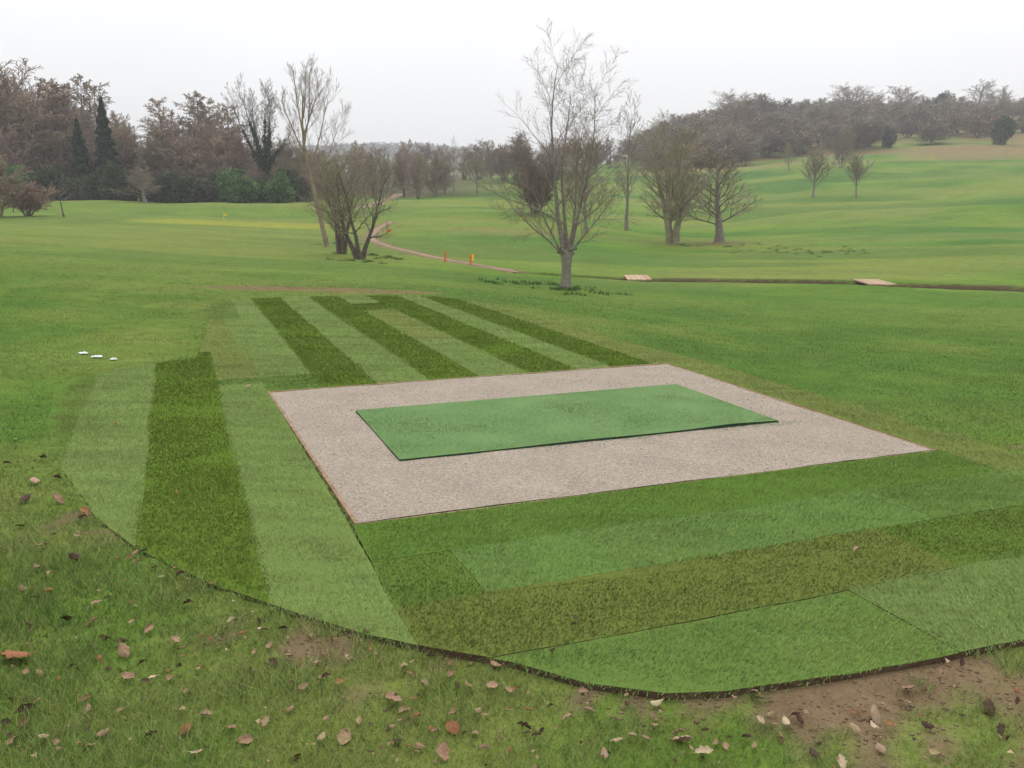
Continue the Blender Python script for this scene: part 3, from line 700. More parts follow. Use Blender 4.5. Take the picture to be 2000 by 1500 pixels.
PROTO['round'] = make_proto('round_tree', [((0, 0, 0), (.01, .02, 1), 3.0, .13)], [
    dict(seg=5, wob=.03, up=.02, k=15, t0=.38, ang=62, angtop=14, ratio=.98, fall=.1, rr=.5, tip=.5, sides=7),
    dict(seg=5, wob=.09, up=.08, k=11, t0=.2, ang=36, ratio=.45, fall=.4, rr=.5, tip=.25, sides=4, crmin=.009),
    dict(seg=3, wob=.10, up=.06, k=8, t0=.15, ang=34, ratio=.55, rr=.6, sides=3, rmin=.014, crmin=.014),
    dict(seg=2, wob=.08, up=.04, sides=3, rmin=.012)], 24, B_GREY, W_OLIVE)
for i, (tw, bk, sd_) in enumerate(((W_BROWN, B_DARK, 31), (W_BROWN, B_GREY, 32), (W_RED, B_DARK, 33), (W_GREY, B_GREY, 34))):
    stems_ = [((0, 0, 0), (.03 * (i - 1), .02, 1), 9, .20), ((.3, .1, 0), (.25, .1, 1), 7.5, .14)] + ([((-.3, -.1, 0), (-.3, .05, 1), 7, .12)] if i % 2 else [])
    lv_ = lambda tw_, k2, k3: [
        dict(seg=7, wob=.06, up=.05, k=17, t0=.12, ang=52, angtop=26, ratio=.44, fall=.30, rr=.42, tip=.12, sides=5),
        dict(seg=4, wob=.12, up=.07, k=k2, t0=.12, ang=40, ratio=.46, fall=.35, rr=.5, tip=.25, sides=4, crmin=tw_ * 1.2),
        dict(seg=2, wob=.12, up=.04, k=k3, t0=.1, ang=40, ratio=.55, rr=.6, sides=3, rmin=tw_, crmin=tw_),
        dict(seg=1, wob=.12, up=.0, sides=3, rmin=tw_ * .8)]
    PROTO['wood%d' % i] = make_proto('woodland_tree', stems_, lv_(.026, 12, 8), sd_, bk, tw)
    PROTO['hill%d' % i] = make_proto('hillside_tree', stems_, lv_(.05, 9, 7), sd_ + 50, bk, (W_BROWN, W_GREY, W_RED, W_GREY)[i])
for i in range(2):   # larches: straight leader, level layered boughs
    PROTO['larch%d' % i] = make_proto('larch', [((0, 0, 0), (.02, .02 * i, 1), 15, .24)], [
        dict(seg=8, wob=.025, up=.05, k=52, t0=.12, ang=84, angtop=62, ratio=.30, fall=.72, rr=.28, tip=.06, sides=6),
        dict(seg=5, wob=.08, up=.05, k=12, t0=.12, ang=46, ratio=.36, fall=.35, rr=.5, tip=.25, sides=3, crmin=.03),
        dict(seg=2, wob=.12, up=-.02, k=6, t0=.1, ang=46, ratio=.55, rr=.7, sides=3, rmin=.03, crmin=.03),
        dict(seg=1, wob=.12, up=-.05, sides=3, rmin=.028)], 41 + i, B_DARK, W_RED if i else W_BROWN)
PROTO['scrub'] = make_proto('scrub_tree', fan(7, 26, 4.0, .07, 8, .2), [
    dict(seg=5, wob=.10, up=.05, k=14, t0=.12, ang=40, ratio=.42, fall=.35, rr=.5, tip=.2, sides=4),
    dict(seg=4, wob=.13, up=.05, k=10, t0=.1, ang=40, ratio=.5, fall=.4, rr=.6, tip=.3, sides=3, crmin=.010),
    dict(seg=2, wob=.13, up=.02, k=7, t0=.1, ang=40, ratio=.55, rr=.7, sides=3, rmin=.022, crmin=.022),
    dict(seg=1, wob=.1, sides=3, rmin=.02)], 51, B_DARK, W_BROWN)
PROTO['densebush'] = make_proto('dense_shrub', fan(11, 24, 5.4, .08, 9, .35), [
    dict(seg=6, wob=.07, up=.07, k=16, t0=.10, ang=34, ratio=.36, fall=.3, rr=.5, tip=.2, sides=4),
    dict(seg=4, wob=.12, up=.08, k=11, t0=.1, ang=36, ratio=.5, fall=.4, rr=.6, tip=.3, sides=3, crmin=.013),
    dict(seg=2, wob=.13, up=.04, k=6, t0=.1, ang=36, ratio=.6, rr=.7, sides=3, rmin=.016, crmin=.016),
    dict(seg=1, wob=.1, sides=3, rmin=.014)], 52, B_DARK, W_DARK)
PROTO['sapling'] = make_proto('sapling', [((0, 0, 0), (.05, 0, 1), 2.6, .035)], [
    dict(seg=5, wob=.06, up=.03, k=9, t0=.3, ang=38, ratio=.35, fall=.4, rr=.5, tip=.2, sides=5),
    dict(seg=3, wob=.12, up=.06, k=5, t0=.2, ang=36, ratio=.5, rr=.6, sides=3, rmin=.006, crmin=.006),
    dict(seg=2, wob=.1, sides=3, rmin=.005)], 53, B_DARK, W_BROWN, 1)

def place(proto, p, H, label, cat='tree', group=None, name='bare_tree', W=None, rot=None, lean=(0, 0)):
    pr = PROTO[proto]; s = H / pr['H']; sw = s if W is None else W / (2 * pr['R'])
    r = empty(name, (p[0], p[1], p[2] - .05)); r.scale = (sw, sw, s)
    r.rotation_euler = (lean[0], lean[1], RNG.uniform(0, 6.28) if rot is None else rot)
    for part in ('trunk', 'crown'):
        if part in pr: obj(part, pr[part], r)
    for k, me in pr.get('extra', {}).items(): obj(k, me, r)
    tag(r, label, cat, group); return r

# --- the big bare specimen tree with the short grey trunk
pm = hit(1105, 562); Hm = top_height(30, pm)
g = np.random.default_rng(77)
fork = 1.15
limbs = [((-.05, 0, fork), (-.15, .06, 1), Hm - fork - .2, .085), ((.02, .03, fork + .1), (.02, .25, 1), 5.8, .07), ((.07, -.02, fork), (.30, -.12, 1), 5.6, .07),
         ((-.07, -.03, fork - .1), (-.55, -.35, 1), 3.6, .042), ((.02, -.05, fork + .1), (.25, -.45, 1), 4.4, .05), ((.05, .05, fork), (.85, .25, .85), 3.2, .042), ((-.05, .05, fork), (-.95, .3, .7), 3.4, .038), ((.03, .05, fork + .1), (.35, .5, 1), 4.8, .05)]
lv = [dict(seg=9, wob=.06, up=.05, k=14, t0=.16, ang=48, angtop=34, ratio=.46, fall=.45, rr=.40, tip=.08, sides=7),
      dict(seg=6, wob=.08, up=.03, k=9, t0=.15, ang=40, ratio=.46, fall=.4, rr=.42, tip=.2, sides=4, crmin=.0042),
      dict(seg=4, wob=.10, up=.03, k=8, t0=.12, ang=36, ratio=.55, rr=.6, tip=.3, sides=3, rmin=.0036, crmin=.0036),
      dict(seg=3, wob=.10, up=.02, sides=3, rmin=.0032)]
parts = grow(limbs, lv, 78)
tz = np.linspace(-.15, fork + .2, 9); tr = np.array([.24, .205, .18, .17, .165, .17, .185, .19, .13])
tp = np.stack([.02 * np.sin(tz * 2), .015 * np.cos(tz * 2), tz], 1)[None]
knots = grow([((math.cos(a) * .11, math.sin(a) * .11, fork - .12 + .1 * k), (math.cos(a), math.sin(a), .8), .32, .07) for k, a in enumerate((.5, 2.4, 4.2, 5.5))], [dict(seg=3, wob=.2, tip=.6, sides=6)], 5)
tv, tq = join_tubes([(tp, tr[None], 12)] + knots + parts[:2]); cv, cq = join_tubes(parts[2:])
ms = Hm / np.percentile(cv[:, 2], 99.95); sv3 = np.array((ms * 1.02, ms * 1.02, ms)); tv, cv = tv * sv3, cv * sv3
main = empty('bare_tree', tuple(pm)); tag(main, 'large bare tree with short grey trunk nearest behind the tee', 'tree')
obj('trunk', raw_mesh('specimen_trunk', tv, tq, B_GREY, True), main); obj('crown', raw_mesh('specimen_crown', cv, cq, W_UMBER, True), main)

# --- the tall leaning pale tree and the two shrubby ones in front of it
pp = hit(640, 482); Hp = top_height(112, pp)
path_ = np.array([(0, 0, -.1), (-.28, 0, 1.4), (-.52, 0, 2.8), (-.75, 0, 4.0), (-.95, 0, 5.2), (-.98, 0, 6.4), (-.9, 0, 7.6), (-1.0, 0, Hp - .6)])
sg0 = (path_[None], np.array([[.15, .115, .10, .085, .07, .05, .03, .012]]), 9)
st_ = [((-.75, 0, 4.0), (.35, .1, 1), 4.2, .045), ((-.9, 0, 4.8), (-.55, .1, 1), 3.0, .05), ((-.95, 0, 5.3), (.28, -.2, 1), 3.6, .05), ((-.6, 0, 3.3), (.75, .2, 1), 3.8, .042), ((-.98, 0, 6.0), (-.25, .2, 1), 3.0, .04), ((-.6, 0, 3.2), (-.7, -.3, .8), 2.2, .035), ((-.95, 0, 6.6), (.2, .1, 1), 2.4, .035), ((-.95, 0, 5.8), (.5, .1, 1), 3.0, .035)]
parts = grow(st_, [dict(seg=6, wob=.07, up=.12, k=12, t0=.15, ang=34, ratio=.36, fall=.3, rr=.36, tip=.15, sides=5),
      dict(seg=4, wob=.07, up=.16, k=7, t0=.12, ang=26, ratio=.55, fall=.3, rr=.55, sides=3, rmin=.005, crmin=.005),
      dict(seg=3, wob=.06, up=.14, k=5, t0=.1, ang=24, ratio=.6, rr=.6, sides=3, rmin=.0042, crmin=.0042), dict(seg=2, up=.1, sides=3, rmin=.004)], 91)
tv, tq = join_tubes([sg0, parts[0]]); cv, cq = join_tubes(parts[1:])
ls = Hp / np.percentile(cv[:, 2], 99.9); tv, cv = tv * (1, 1, ls), cv * (1, 1, ls)
t = empty('leaning_tree', tuple(pp)); tag(t, 'tall slender bare tree with pale leaning trunk behind the twin shrubby trees', 'tree')
obj('trunk', raw_mesh('leaning_trunk', tv, tq, B_PALE, True), t); obj('crown', raw_mesh('leaning_crown', cv, cq, W_GREY, True), t)
def shrubby(px, py, top, seed, stems, label, tilt):
    p = hit(px, py); Hs = top_height(top, p)
    parts = grow(stems, [dict(seg=7, wob=.11, up=.06, k=15, t0=.28, ang=48, angtop=36, ratio=.42, fall=.25, rr=.42, tip=.15, sides=6),
        dict(seg=5, wob=.12, up=.06, k=9, t0=.12, ang=38, ratio=.46, fall=.4, rr=.5, tip=.25, sides=4, crmin=.007),
        dict(seg=3, wob=.12, up=.05, k=7, t0=.1, ang=36, ratio=.52, rr=.6, sides=3, rmin=.0065, crmin=.0065), dict(seg=2, wob=.1, sides=3, rmin=.0055)], seed)
    tv, tq = join_tubes(parts[:2]); cv, cq = join_tubes(parts[2:])
    s = Hs / np.percentile(cv[:, 2], 99.8)
    t = empty('shrubby_tree', tuple(p)); t.scale = (s, s, s); tag(t, label, 'tree')
    obj('trunk', raw_mesh('shrubby_trunk', tv, tq, B_DARK, True), t); obj('crown', raw_mesh('shrubby_crown', cv, cq, W_OLIVE, True), t)
shrubby(668, 496, 292, 61, [((-.1, 0, -.1), (-.16, .05, 1), 3.9, .10), ((.02, .08, -.1), (.0, .1, 1), 4.3, .10), ((.12, -.04, -.1), (.12, -.1, 1), 4.0, .09), ((.0, -.1, -.1), (-.06, -.2, 1), 3.5, .08)], 'left of the twin shrubby bare trees, with several close upright dark stems', 0)
shrubby(703, 506, 286, 62, [((-.05, 0, -.1), (-.30, .05, 1), 4.1, .13), ((.08, .05, -.1), (.34, .1, 1), 4.0, .12), ((.02, -.08, -.1), (-.05, -.15, 1), 4.3, .11)], 'right of the twin shrubby bare trees, its dark stems forking in a V', 0)

# --- valley trees
def at_base(px, py, top, proto, label, W=None, cat='tree', name='bare_tree', group=None, rot=None):
    p = hit(px, py); return place(proto, p, top_height(top, p), label, cat, group, name, W, rot)
at_base(1143, 456, 250, 'open', 'slim bare tree half hidden behind the big short-trunked tree', name='slim_tree')
at_base(1224, 450, 165, 'tall', 'tall thin bare tree rising just right of the big short-trunked tree', name='tall_tree')
at_base(1315, 476, 212, 'fan', 'fan-shaped bare tree with several upright stems on the valley floor', W=5.6, name='fan_tree')
at_base(1405, 473, 272, 'open', 'bare tree standing in a small round bed of bare earth', W=5.6, name='open_tree')
at_base(1046, 418, 276, 'densebush', 'dense dark vase-shaped bare thicket behind the big short-trunked tree', name='dense_shrub')
at_base(1588, 386, 283, 'round', 'left of the two small round-crowned trees on the right slope', name='round_tree', rot=.4)
at_base(1672, 386, 292, 'round', 'right of the two small round-crowned trees on the right slope', name='round_tree', rot=2.2)
at_base(1643, 328, 240, 'wood3', 'bare tree behind and between the two round-crowned trees', name='bare_tree')
at_base(1540, 333, 275, 'open', 'thin bare tree at the bracken edge left of the round-crowned trees', name='thin_tree')
at_base(1966, 306, 278, 'sapling', 'small sapling below the dark rounded evergreen bush', name='sapling')
# middle distance row
for (px, py, top, pr, lab) in ((886, 382, 262, 'tall', 'tallest bare tree of the middle-distance row'), (932, 377, 292, 'round', 'isolated bare tree on the slope at the right end of the middle row'),
        (851, 385, 288, 'wood1', 'bare tree immediately left of the tallest in the middle row'), (818, 388, 296, 'wood0', 'bushy bare tree in the heart of the middle row'), (790, 384, 300, 'wood2', 'russet bare tree above the end of the pink track'),
        (757, 372, 300, 'wood1', 'bare tree behind the bend of the pink track'), (728, 386, 296, 'wood0', 'bare tree seen just right of the twin shrubby trees'), (868, 378, 300, 'wood3', 'greyish bare tree between two taller trees of the middle row')):
    at_base(px, py, top, pr, lab, name='row_tree')
for (px, Y, hh, pr) in ((985, 165, 7, 'scrub'), (1010, 175, 8, 'wood0'), (960, 180, 7, 'wood1'), (940, 190, 8, 'wood0'), (1035, 178, 8, 'wood2'), (1090, 185, 8, 'wood1'), (1120, 190, 7, 'wood0'), (1160, 200, 7, 'scrub'), (905, 195, 8, 'wood2'), (870, 200, 8, 'wood1'), (835, 190, 8, 'wood0'), (800, 180, 8.5, 'wood1'), (770, 170, 8, 'wood2'), (735, 160, 8, 'wood0'), (700, 150, 8, 'wood1'), (675, 140, 7.5, 'wood2'), (1190, 210, 8, 'wood1'), (1075, 200, 8, 'wood3')):
    p = at_depth(px, Y); place(pr, p, hh * RNG.uniform(.9, 1.12), 'distant bare belt tree %s' % ('behind the twin shrubby trees' if px < 710 else 'above the bend of the pink track' if px < 780 else 'behind the left half of the middle row' if px < 850 else 'behind the tallest middle-row tree' if px < 920 else 'right of the isolated slope tree' if px < 1000 else 'behind the dark thicket' if px < 1080 else 'behind the big short-trunked tree' if px < 1140 else 'left of the fan-shaped tree'), group='distant belt trees', name='belt_tree', W=hh * .85)

# --- hillside wood, right
g = np.random.default_rng(202)
for ri, Y in enumerate((188, 199, 211, 225, 241, 259, 279, 301, 324, 346)):
    px = 1240 + g.uniform(0, 20) + (20 if Y < 215 else 0)
    while px < 2160:
        yy = Y + g.uniform(-7, 7); p = at_depth(px + g.uniform(-8, 8), yy)
        gap = (Y < 195 and (px > 1560 or g.random() < .3)) or (195 < Y < 205 and px > 1660) or (205 < Y < 220 and px > 1700 and g.random() < .75) or (220 < Y < 262 and px > 1800 and g.random() < .4)
        if not gap:
            hh = g.uniform(5.6, 8.6) * (1.25 if 1300 < px < 1480 and Y > 250 else 1.0 if px < 1500 else .85)
            pr = 'hill%d' % g.choice(4, p=(.3, .3, .12, .28))
            lab = 'bare tree %s of the hillside wood, %s' % (('at the lower edge', 'on the middle slope', 'near the crest')[0 if ri < 3 else 1 if ri < 7 else 2], 'towards the left shoulder' if px < 1480 else 'behind the round-crowned trees' if px < 1760 else 'towards the right photo edge')
            place(pr, p, hh, lab, group=lab.replace('tree', 'trees', 1), name='hillside_tree', W=hh * g.uniform(1.15, 1.55), rot=g.uniform(0, 6.28))
        px += g.uniform(34, 48) * (225 / Y) ** .4
def crest(px, Y, top, pr, label, name='crest_tree', W=None):
    p = at_depth(px, Y); place(pr, p, top_height(top, p), label, name=name, W=W)
crest(1425, 345, 172, 'round', 'rounded pale bare tree crowning the left shoulder of the hill', W=20)
crest(1642, 352, 160, 'round', 'spreading bare tree on the hill crest left of centre of the skyline', W=17)
crest(1742, 352, 166, 'wood0', 'rounded dense bare tree on the hill crest', W=14)
crest(1888, 352, 155, 'open', 'tallest open-branched bare tree on the hill crest', W=14)
crest(1935, 352, 166, 'wood1', 'dense bare tree right of the tallest tree on the crest', W=9)

# --- evergreens
def leafy(name, lobes, n, size, col, seed, stem=None, thick=.35):
    rng = np.random.default_rng(seed); C = lobed(rng, n, lobes, thick); C = C[C[:, 2] > .02]
    clump = vnoise(C[:, 0] * 2 + C[:, 1], C[:, 2] * 2.2, seed, 2)
    Vl, Cl = leaf_tris(C, size, np.array(col)[None] * (.25 + 1.5 * clump)[:, None], rng)
    return raw_mesh(name, Vl, np.arange(len(Vl)).reshape(-1, 3), M_LEAFY, False, Cl)
def stem_mesh(h, r, n=3, spread=.5, seed=1):
    parts = grow(fan(n, 18, h, r, seed, spread * .3), [dict(seg=5, wob=.1, k=5, t0=.3, ang=40, ratio=.45, tip=.3, sides=5), dict(seg=3, sides=3, rmin=.01)], seed)
    v, q = join_tubes(parts); return raw_mesh('stem', v, q, B_DARK, True)
g = np.random.default_rng(303)
def bush_lobes(w, h, k, sd_):
    r = np.random.default_rng(sd_); o = []
    for i in range(k):
        a = r.uniform(0, 6.28); rr = w / 2 * r.uniform(.1, .62); s = r.uniform(.30, .5)
        o.append((math.cos(a) * rr, math.sin(a) * rr * .7, h * r.uniform(.2, .62), w / 2 * s, w / 2 * s, h * r.uniform(.28, .42)))
    return o
BUSH = [leafy('bush_foliage_%d' % i, bush_lobes(5.0, 3.4, 9, 11 + i), 5200, .11, c, 400 + i) for i, c in enumerate(((.050, .075, .034), (.080, .150, .046), (.075, .085, .048)))]
BUSH_STEM = stem_mesh(2.2, .07, 5, 1.2, 3)
def bush(px, Y, w, h, kind, label, group=None, name='evergreen_bush'):
    p = at_depth(px, Y); r = empty(name, tuple(p)); r.scale = (w / 5.0, w / 5.0, h / 3.2); r.rotation_euler = (0, 0, g.uniform(0, 6.28))
    obj('crown', BUSH[kind], r); obj('trunk', BUSH_STEM, r); tag(r, label, 'bush', group)
def conifer_mesh(H, R, seed, col):
    rng = np.random.default_rng(seed); n = 8500; t = rng.random(n) ** .7; z = H * (.06 + .94 * (1 - t)); 
    tier = .78 + .22 * np.sin(z * 2 * np.pi / 1.15 + rng.normal(0, .5, n))
    a = rng.uniform(0, 6.28, n); lob = .85 + .18 * np.sin(a * 5 + z)
    rr = R * (1 - z / H) ** .8 * tier * lob * np.sqrt(rng.uniform(.35, 1, n)) + .05
    C = np.column_stack([np.cos(a) * rr, np.sin(a) * rr, z - .25 * rr])
    Vl, Cl = leaf_tris(C, .16, np.array(col)[None] * np.ones((n, 1)), rng); return raw_mesh('conifer_foliage', Vl, np.arange(len(Vl)).reshape(-1, 3), M_LEAFY, False, Cl)
CONI = [conifer_mesh(12, 2.4, 1, (.022, .045, .022)), conifer_mesh(11, 3.2, 2, (.030, .055, .026))]
cz = np.linspace(0, 11, 8); CONI_T = raw_mesh('conifer_trunk', *tubes(np.stack([cz * 0, cz * 0, cz], 1)[None], np.linspace(.22, .03, 8)[None], 7), B_DARK, True)
def conifer(px, Y, top, kind, label, wid=1.0):
    p = at_depth(px, Y); s = top_height(top, p) / (12, 11)[kind]; r = empty('conifer', tuple(p)); r.scale = (s * wid, s * wid, s)
    obj('crown', CONI[kind], r); obj('trunk', CONI_T, r); tag(r, label, 'conifer')
bush(1945, 196, 7.0, 5.8, 0, 'dark rounded evergreen bush alone at the foot of the hill', name='evergreen_bush')
bush(1728, 203, 4.4, 4.6, 2, 'small dark rounded bush at the bracken edge of the hillside wood', name='evergreen_bush')
bush(1825, 300, 10, 8.5, 0, 'dark evergreen crown among bare trees high on the right hillside', name='evergreen_tree')
bush(1690, 215, 5, 4.6, 2, 'dusky bush beside the small dark bush below the hillside wood')

# --- left wood
WG = 'bare trees of the left wood'
for (px, Y, top, pr, W) in ((-150, 108, 60, 'wood2', 11), (-90, 112, 80, 'wood1', 11), (-35, 104, 110, 'wood2', 9), (10, 108, 118, 'wood2', 10), (45, 116, 142, 'wood1', 9), (75, 122, 150, 'wood0', 9), (105, 118, 158, 'wood2', 8), (128, 126, 152, 'wood1', 9), (150, 116, 190, 'wood0', 7), (60, 108, 215, 'wood2', 8), (25, 103, 240, 'wood1', 7), (118, 109, 240, 'wood0', 8),
        (190, 112, 255, 'wood2', 7), (245, 116, 215, 'wood1', 7), (262, 112, 245, 'wood0', 7), (282, 114, 262, 'wood1', 6), (300, 110, 275, 'wood2', 6), (318, 116, 246, 'wood3', 6), (345, 112, 240, 'wood2', 8), (375, 114, 225, 'wood2', 8), (405, 112, 232, 'wood1', 8), (435, 114, 240, 'wood2', 8), (460, 116, 246, 'wood0', 7), (485, 112, 290, 'wood1', 6), (545, 112, 265, 'wood0', 6), (572, 116, 268, 'wood3', 6), (597, 112, 285, 'wood2', 6), (622, 116, 292, 'wood1', 6), (650, 118, 300, 'wood2', 6), (222, 110, 290, 'wood2', 6), (165, 108, 300, 'wood1', 6), (85, 106, 300, 'wood0', 6), (335, 108, 300, 'wood1', 6), (385, 107, 300, 'wood0', 6), (430, 107, 305, 'wood2', 6), (520, 107, 320, 'wood2', 5.5), (570, 107, 320, 'wood2', 5.5), (605, 108, 330, 'wood1', 5),
        (35, 112, 180, 'wood2', 9), (90, 113, 200, 'wood1', 9), (140, 112, 215, 'wood2', 8), (200, 118, 205, 'wood1', 8), (230, 120, 225, 'wood0', 7), (355, 118, 215, 'wood1', 8), (395, 109, 262, 'wood2', 8), (415, 118, 215, 'wood0', 8), (360, 109, 270, 'wood2', 7), (445, 110, 275, 'wood1', 7), (322, 111, 275, 'wood2', 6), (500, 116, 262, 'wood1', 6), (530, 114, 275, 'wood2', 6), (560, 110, 300, 'wood1', 6), (585, 113, 300, 'wood2', 6), (635, 113, 312, 'wood0', 6), (10, 112, 180, 'wood0', 9)):
    lab = 'brown bare %s tree of the left wood, %s' % ('front' if Y < 110 else 'rear', 'at the left edge of the photo' if px < 60 else 'left of the dark conifers' if px < 160 else 'around the dark conifers' if px < 300 else 'within the brown larch clump' if px < 475 else 'at the right end near the ivy-clad tree')
    p = at_depth(px, Y); place(pr, p, top_height(top, p), lab, group=lab.replace('tree', 'trees', 1), name='woodland_tree', W=W)
for (px, Y, top, pr, W, lab) in ((178, 120, 148, 'larch0', 7, 'larch with level boughs and the highest thin top left of the dark conifer'), (207, 124, 162, 'larch1', 7, 'russet larch top showing behind the pointed dark conifer'),
        (333, 112, 188, 'larch0', 6.5, 'larch at the left end of the brown clump, boughs jutting to the gap'), (388, 118, 178, 'larch1', 8.5, 'tallest russet larch in the middle of the brown clump'), (418, 120, 190, 'larch0', 8, 'larch just right of the tallest in the brown clump'), (448, 113, 202, 'larch1', 6.5, 'larch at the right end of the brown clump next to the ivy tree'), (135, 114, 156, 'larch1', 9, 'spreading larch with level boughs in the left part of the wood'), (100, 112, 165, 'larch0', 9, 'larch with drooping layered boughs near the left edge')):
    p = at_depth(px, Y); place(pr, p, top_height(top, p), lab, name='larch', W=W)
conifer(216, 107, 190, 0, 'pointed dark green conifer standing clear above the left wood', 1.0)
conifer(166, 106, 232, 1, 'broader dark conifer just left of the pointed one', .85)
# ivy-clad tree: bare crown above a dark ivied fork
pi_ = at_depth(520, 106); Hi = top_height(150, pi_)
ivs = [((0, 0, 0), (-.04, 0, 1), 10.5, .28), ((-.1, 0, 3.0), (-.50, .1, 1), 9.5, .18), ((.1, 0, 2.5), (.42, -.1, 1), 9.5, .18), ((0, .2, 3.5), (.18, .35, 1), 9, .16), ((0, 0, 4), (-.22, -.25, 1), 8.8, .15), ((.2, 0, 3.5), (.75, .1, .9), 6.5, .13), ((-.1, .1, 3.2), (-.30, .35, 1), 8.8, .14), ((.1, -.1, 4.2), (.20, -.3, 1), 8.5, .14)]
parts = grow(ivs, [dict(seg=8, wob=.04, up=.03, k=14, t0=.42, ang=42, angtop=34, ratio=.30, fall=.3, rr=.4, tip=.15, sides=6),
    dict(seg=4, wob=.1, up=.08, k=8, t0=.2, ang=36, ratio=.46, rr=.5, sides=3, crmin=.015), dict(seg=3, wob=.1, up=.04, k=6, t0=.1, ang=34, ratio=.55, rr=.6, sides=3, rmin=.013, crmin=.013), dict(seg=2, sides=3, rmin=.012)], 97)
tv, tq = join_tubes(parts[:1]); cv, cq = join_tubes(parts[1:]); s = Hi / np.percentile(cv[:, 2], 99.8)
rng = np.random.default_rng(98); P0, R0, _ = parts[0]; n = 8000
bi = rng.integers(0, len(ivs), n); tt = rng.random(n) ** 1.5 * .62 * 8; i0 = np.minimum(tt.astype(int), 7); fr = (tt - i0)[:, None]
C = P0[bi, i0] * (1 - fr) + P0[bi, i0 + 1] * fr + rng.normal(0, .22, (n, 3)) * (1.2 - .16 * tt)[:, None]
Vl, Cl = leaf_tris(C, .12, np.tile((.030, .055, .022), (n, 1)), rng)
t = empty('ivy_clad_tree', tuple(pi_)); t.scale = (s * .74, s * .74, s); tag(t, 'tall ivy-clad tree with bare spreading top right of the brown clump', 'tree')
obj('trunk', raw_mesh('ivied_trunk', tv, tq, B_DARK, True), t); obj('crown', raw_mesh('ivied_crown', cv, cq, W_DARK, True), t)
obj('ivy', raw_mesh('ivy', Vl, np.arange(len(Vl)).reshape(-1, 3), M_LEAFY, False, Cl), t)
# undergrowth along the wood edge
def sorted_place(px):
    return ('beyond the left photo edge' if px < -30 else 'at the left photo edge' if px < 40 else 'left of the short dark sapling gap' if px < 90 else 'right behind the thin sapling' if px < 130 else 'below the broader dark conifer' if px < 200 else 'below the pointed conifer' if px < 240 else
            'left of the small pale-trunked tree' if px < 280 else 'right of the small pale-trunked tree' if px < 320 else 'below the left larch of the clump' if px < 350 else 'below the tallest larch' if px < 380 else 'right of the tallest larch' if px < 410 else 'touching the bright bush on its left' if px < 450 else 'between the two green bushes' if px < 540 else 'behind the smaller green bush' if px < 575 else 'at the right end of the wood')
for i, (px, Y, w, h, kd) in enumerate(((-60, 101, 6, 3.4, 0), (-10, 100, 5, 3.8, 0), (75, 101, 4.5, 3.0, 2), (105, 101, 5, 3.4, 0), (150, 101, 5, 3.0, 2), (185, 100, 4.6, 3.0, 0), (222, 100, 5.2, 3.6, 0), (255, 100, 4.6, 3.0, 0), (300, 101, 5, 3.0, 2), (335, 100, 4.5, 2.9, 0), (368, 100, 5, 3.0, 0), (398, 100, 4.4, 3.1, 2), (425, 102, 4.2, 3.0, 0), (515, 101, 4.4, 3.2, 2), (585, 104, 4.0, 2.8, 2), (560, 102, 4.6, 3.5, 0))):
    bush(px, Y, w, h * (1.15 if i % 3 == 0 else .95), kd, '%s undergrowth bush of the left wood, %s' % (('dark green', '', 'brownish')[kd], sorted_place(px)), group='undergrowth of the left wood', name='undergrowth_bush')
bush(468, 98, 5.6, 3.7, 1, 'bright green rhododendron-like bush below the ivy-clad tree', name='evergreen_bush')
bush(548, 99, 4.2, 3.3, 1, 'smaller green bush right of the bright bush below the ivy-clad tree', name='evergreen_bush')
bush(20, 98, 5.0, 4.0, 1, 'green leafy bush at the left edge of the photo under the wood', name='evergreen_bush')
for (px, py, top, pr, W, lab) in ((284, 397, 322, 'open', 4.0, 'small bare tree with pale trunk in front of the undergrowth'), (55, 422, 345, 'scrub', 3.2, 'short dark bushy tree in the open at far left'), (-6, 424, 300, 'wood1', 5, 'tree cut by the left edge in front of the wood'), (125, 424, 352, 'sapling', 1.8, 'thin sapling right of the short dark bushy tree'), (26, 415, 370, 'sapling', 1.5, 'thin sapling left of the short dark bushy tree')):
    at_base(px, py, top, pr, lab, W=W, name={'scrub': 'bushy_tree', 'sapling': 'sapling'}.get(pr, 'bare_tree'))
# far wooded ridge: one mass
rng = np.random.default_rng(71); n = 26000; px = rng.uniform(560, 1020, n); Y = rng.uniform(880, 1010, n)
x = (px - 1000) / F * Y; z0 = height(x, Y); cell = vnoise(x / 9, Y / 9, 72, 2); C = np.column_stack([x, Y, z0 + rng.random(n) ** .7 * (4 + 12 * cell)])
Vl, Cl = leaf_tris(C, 1.3, np.tile((.11, .10, .085), (n, 1)) * (.6 + .8 * vnoise(x / 14, Y / 14, 73, 2))[:, None], rng)
fw = obj('far_wood', raw_mesh('far_wood', Vl, np.arange(len(Vl)).reshape(-1, 3), M_LEAFY, False, Cl)); tag(fw, 'hazy blue-grey wood on the distant ridge', 'wood', kind='stuff')

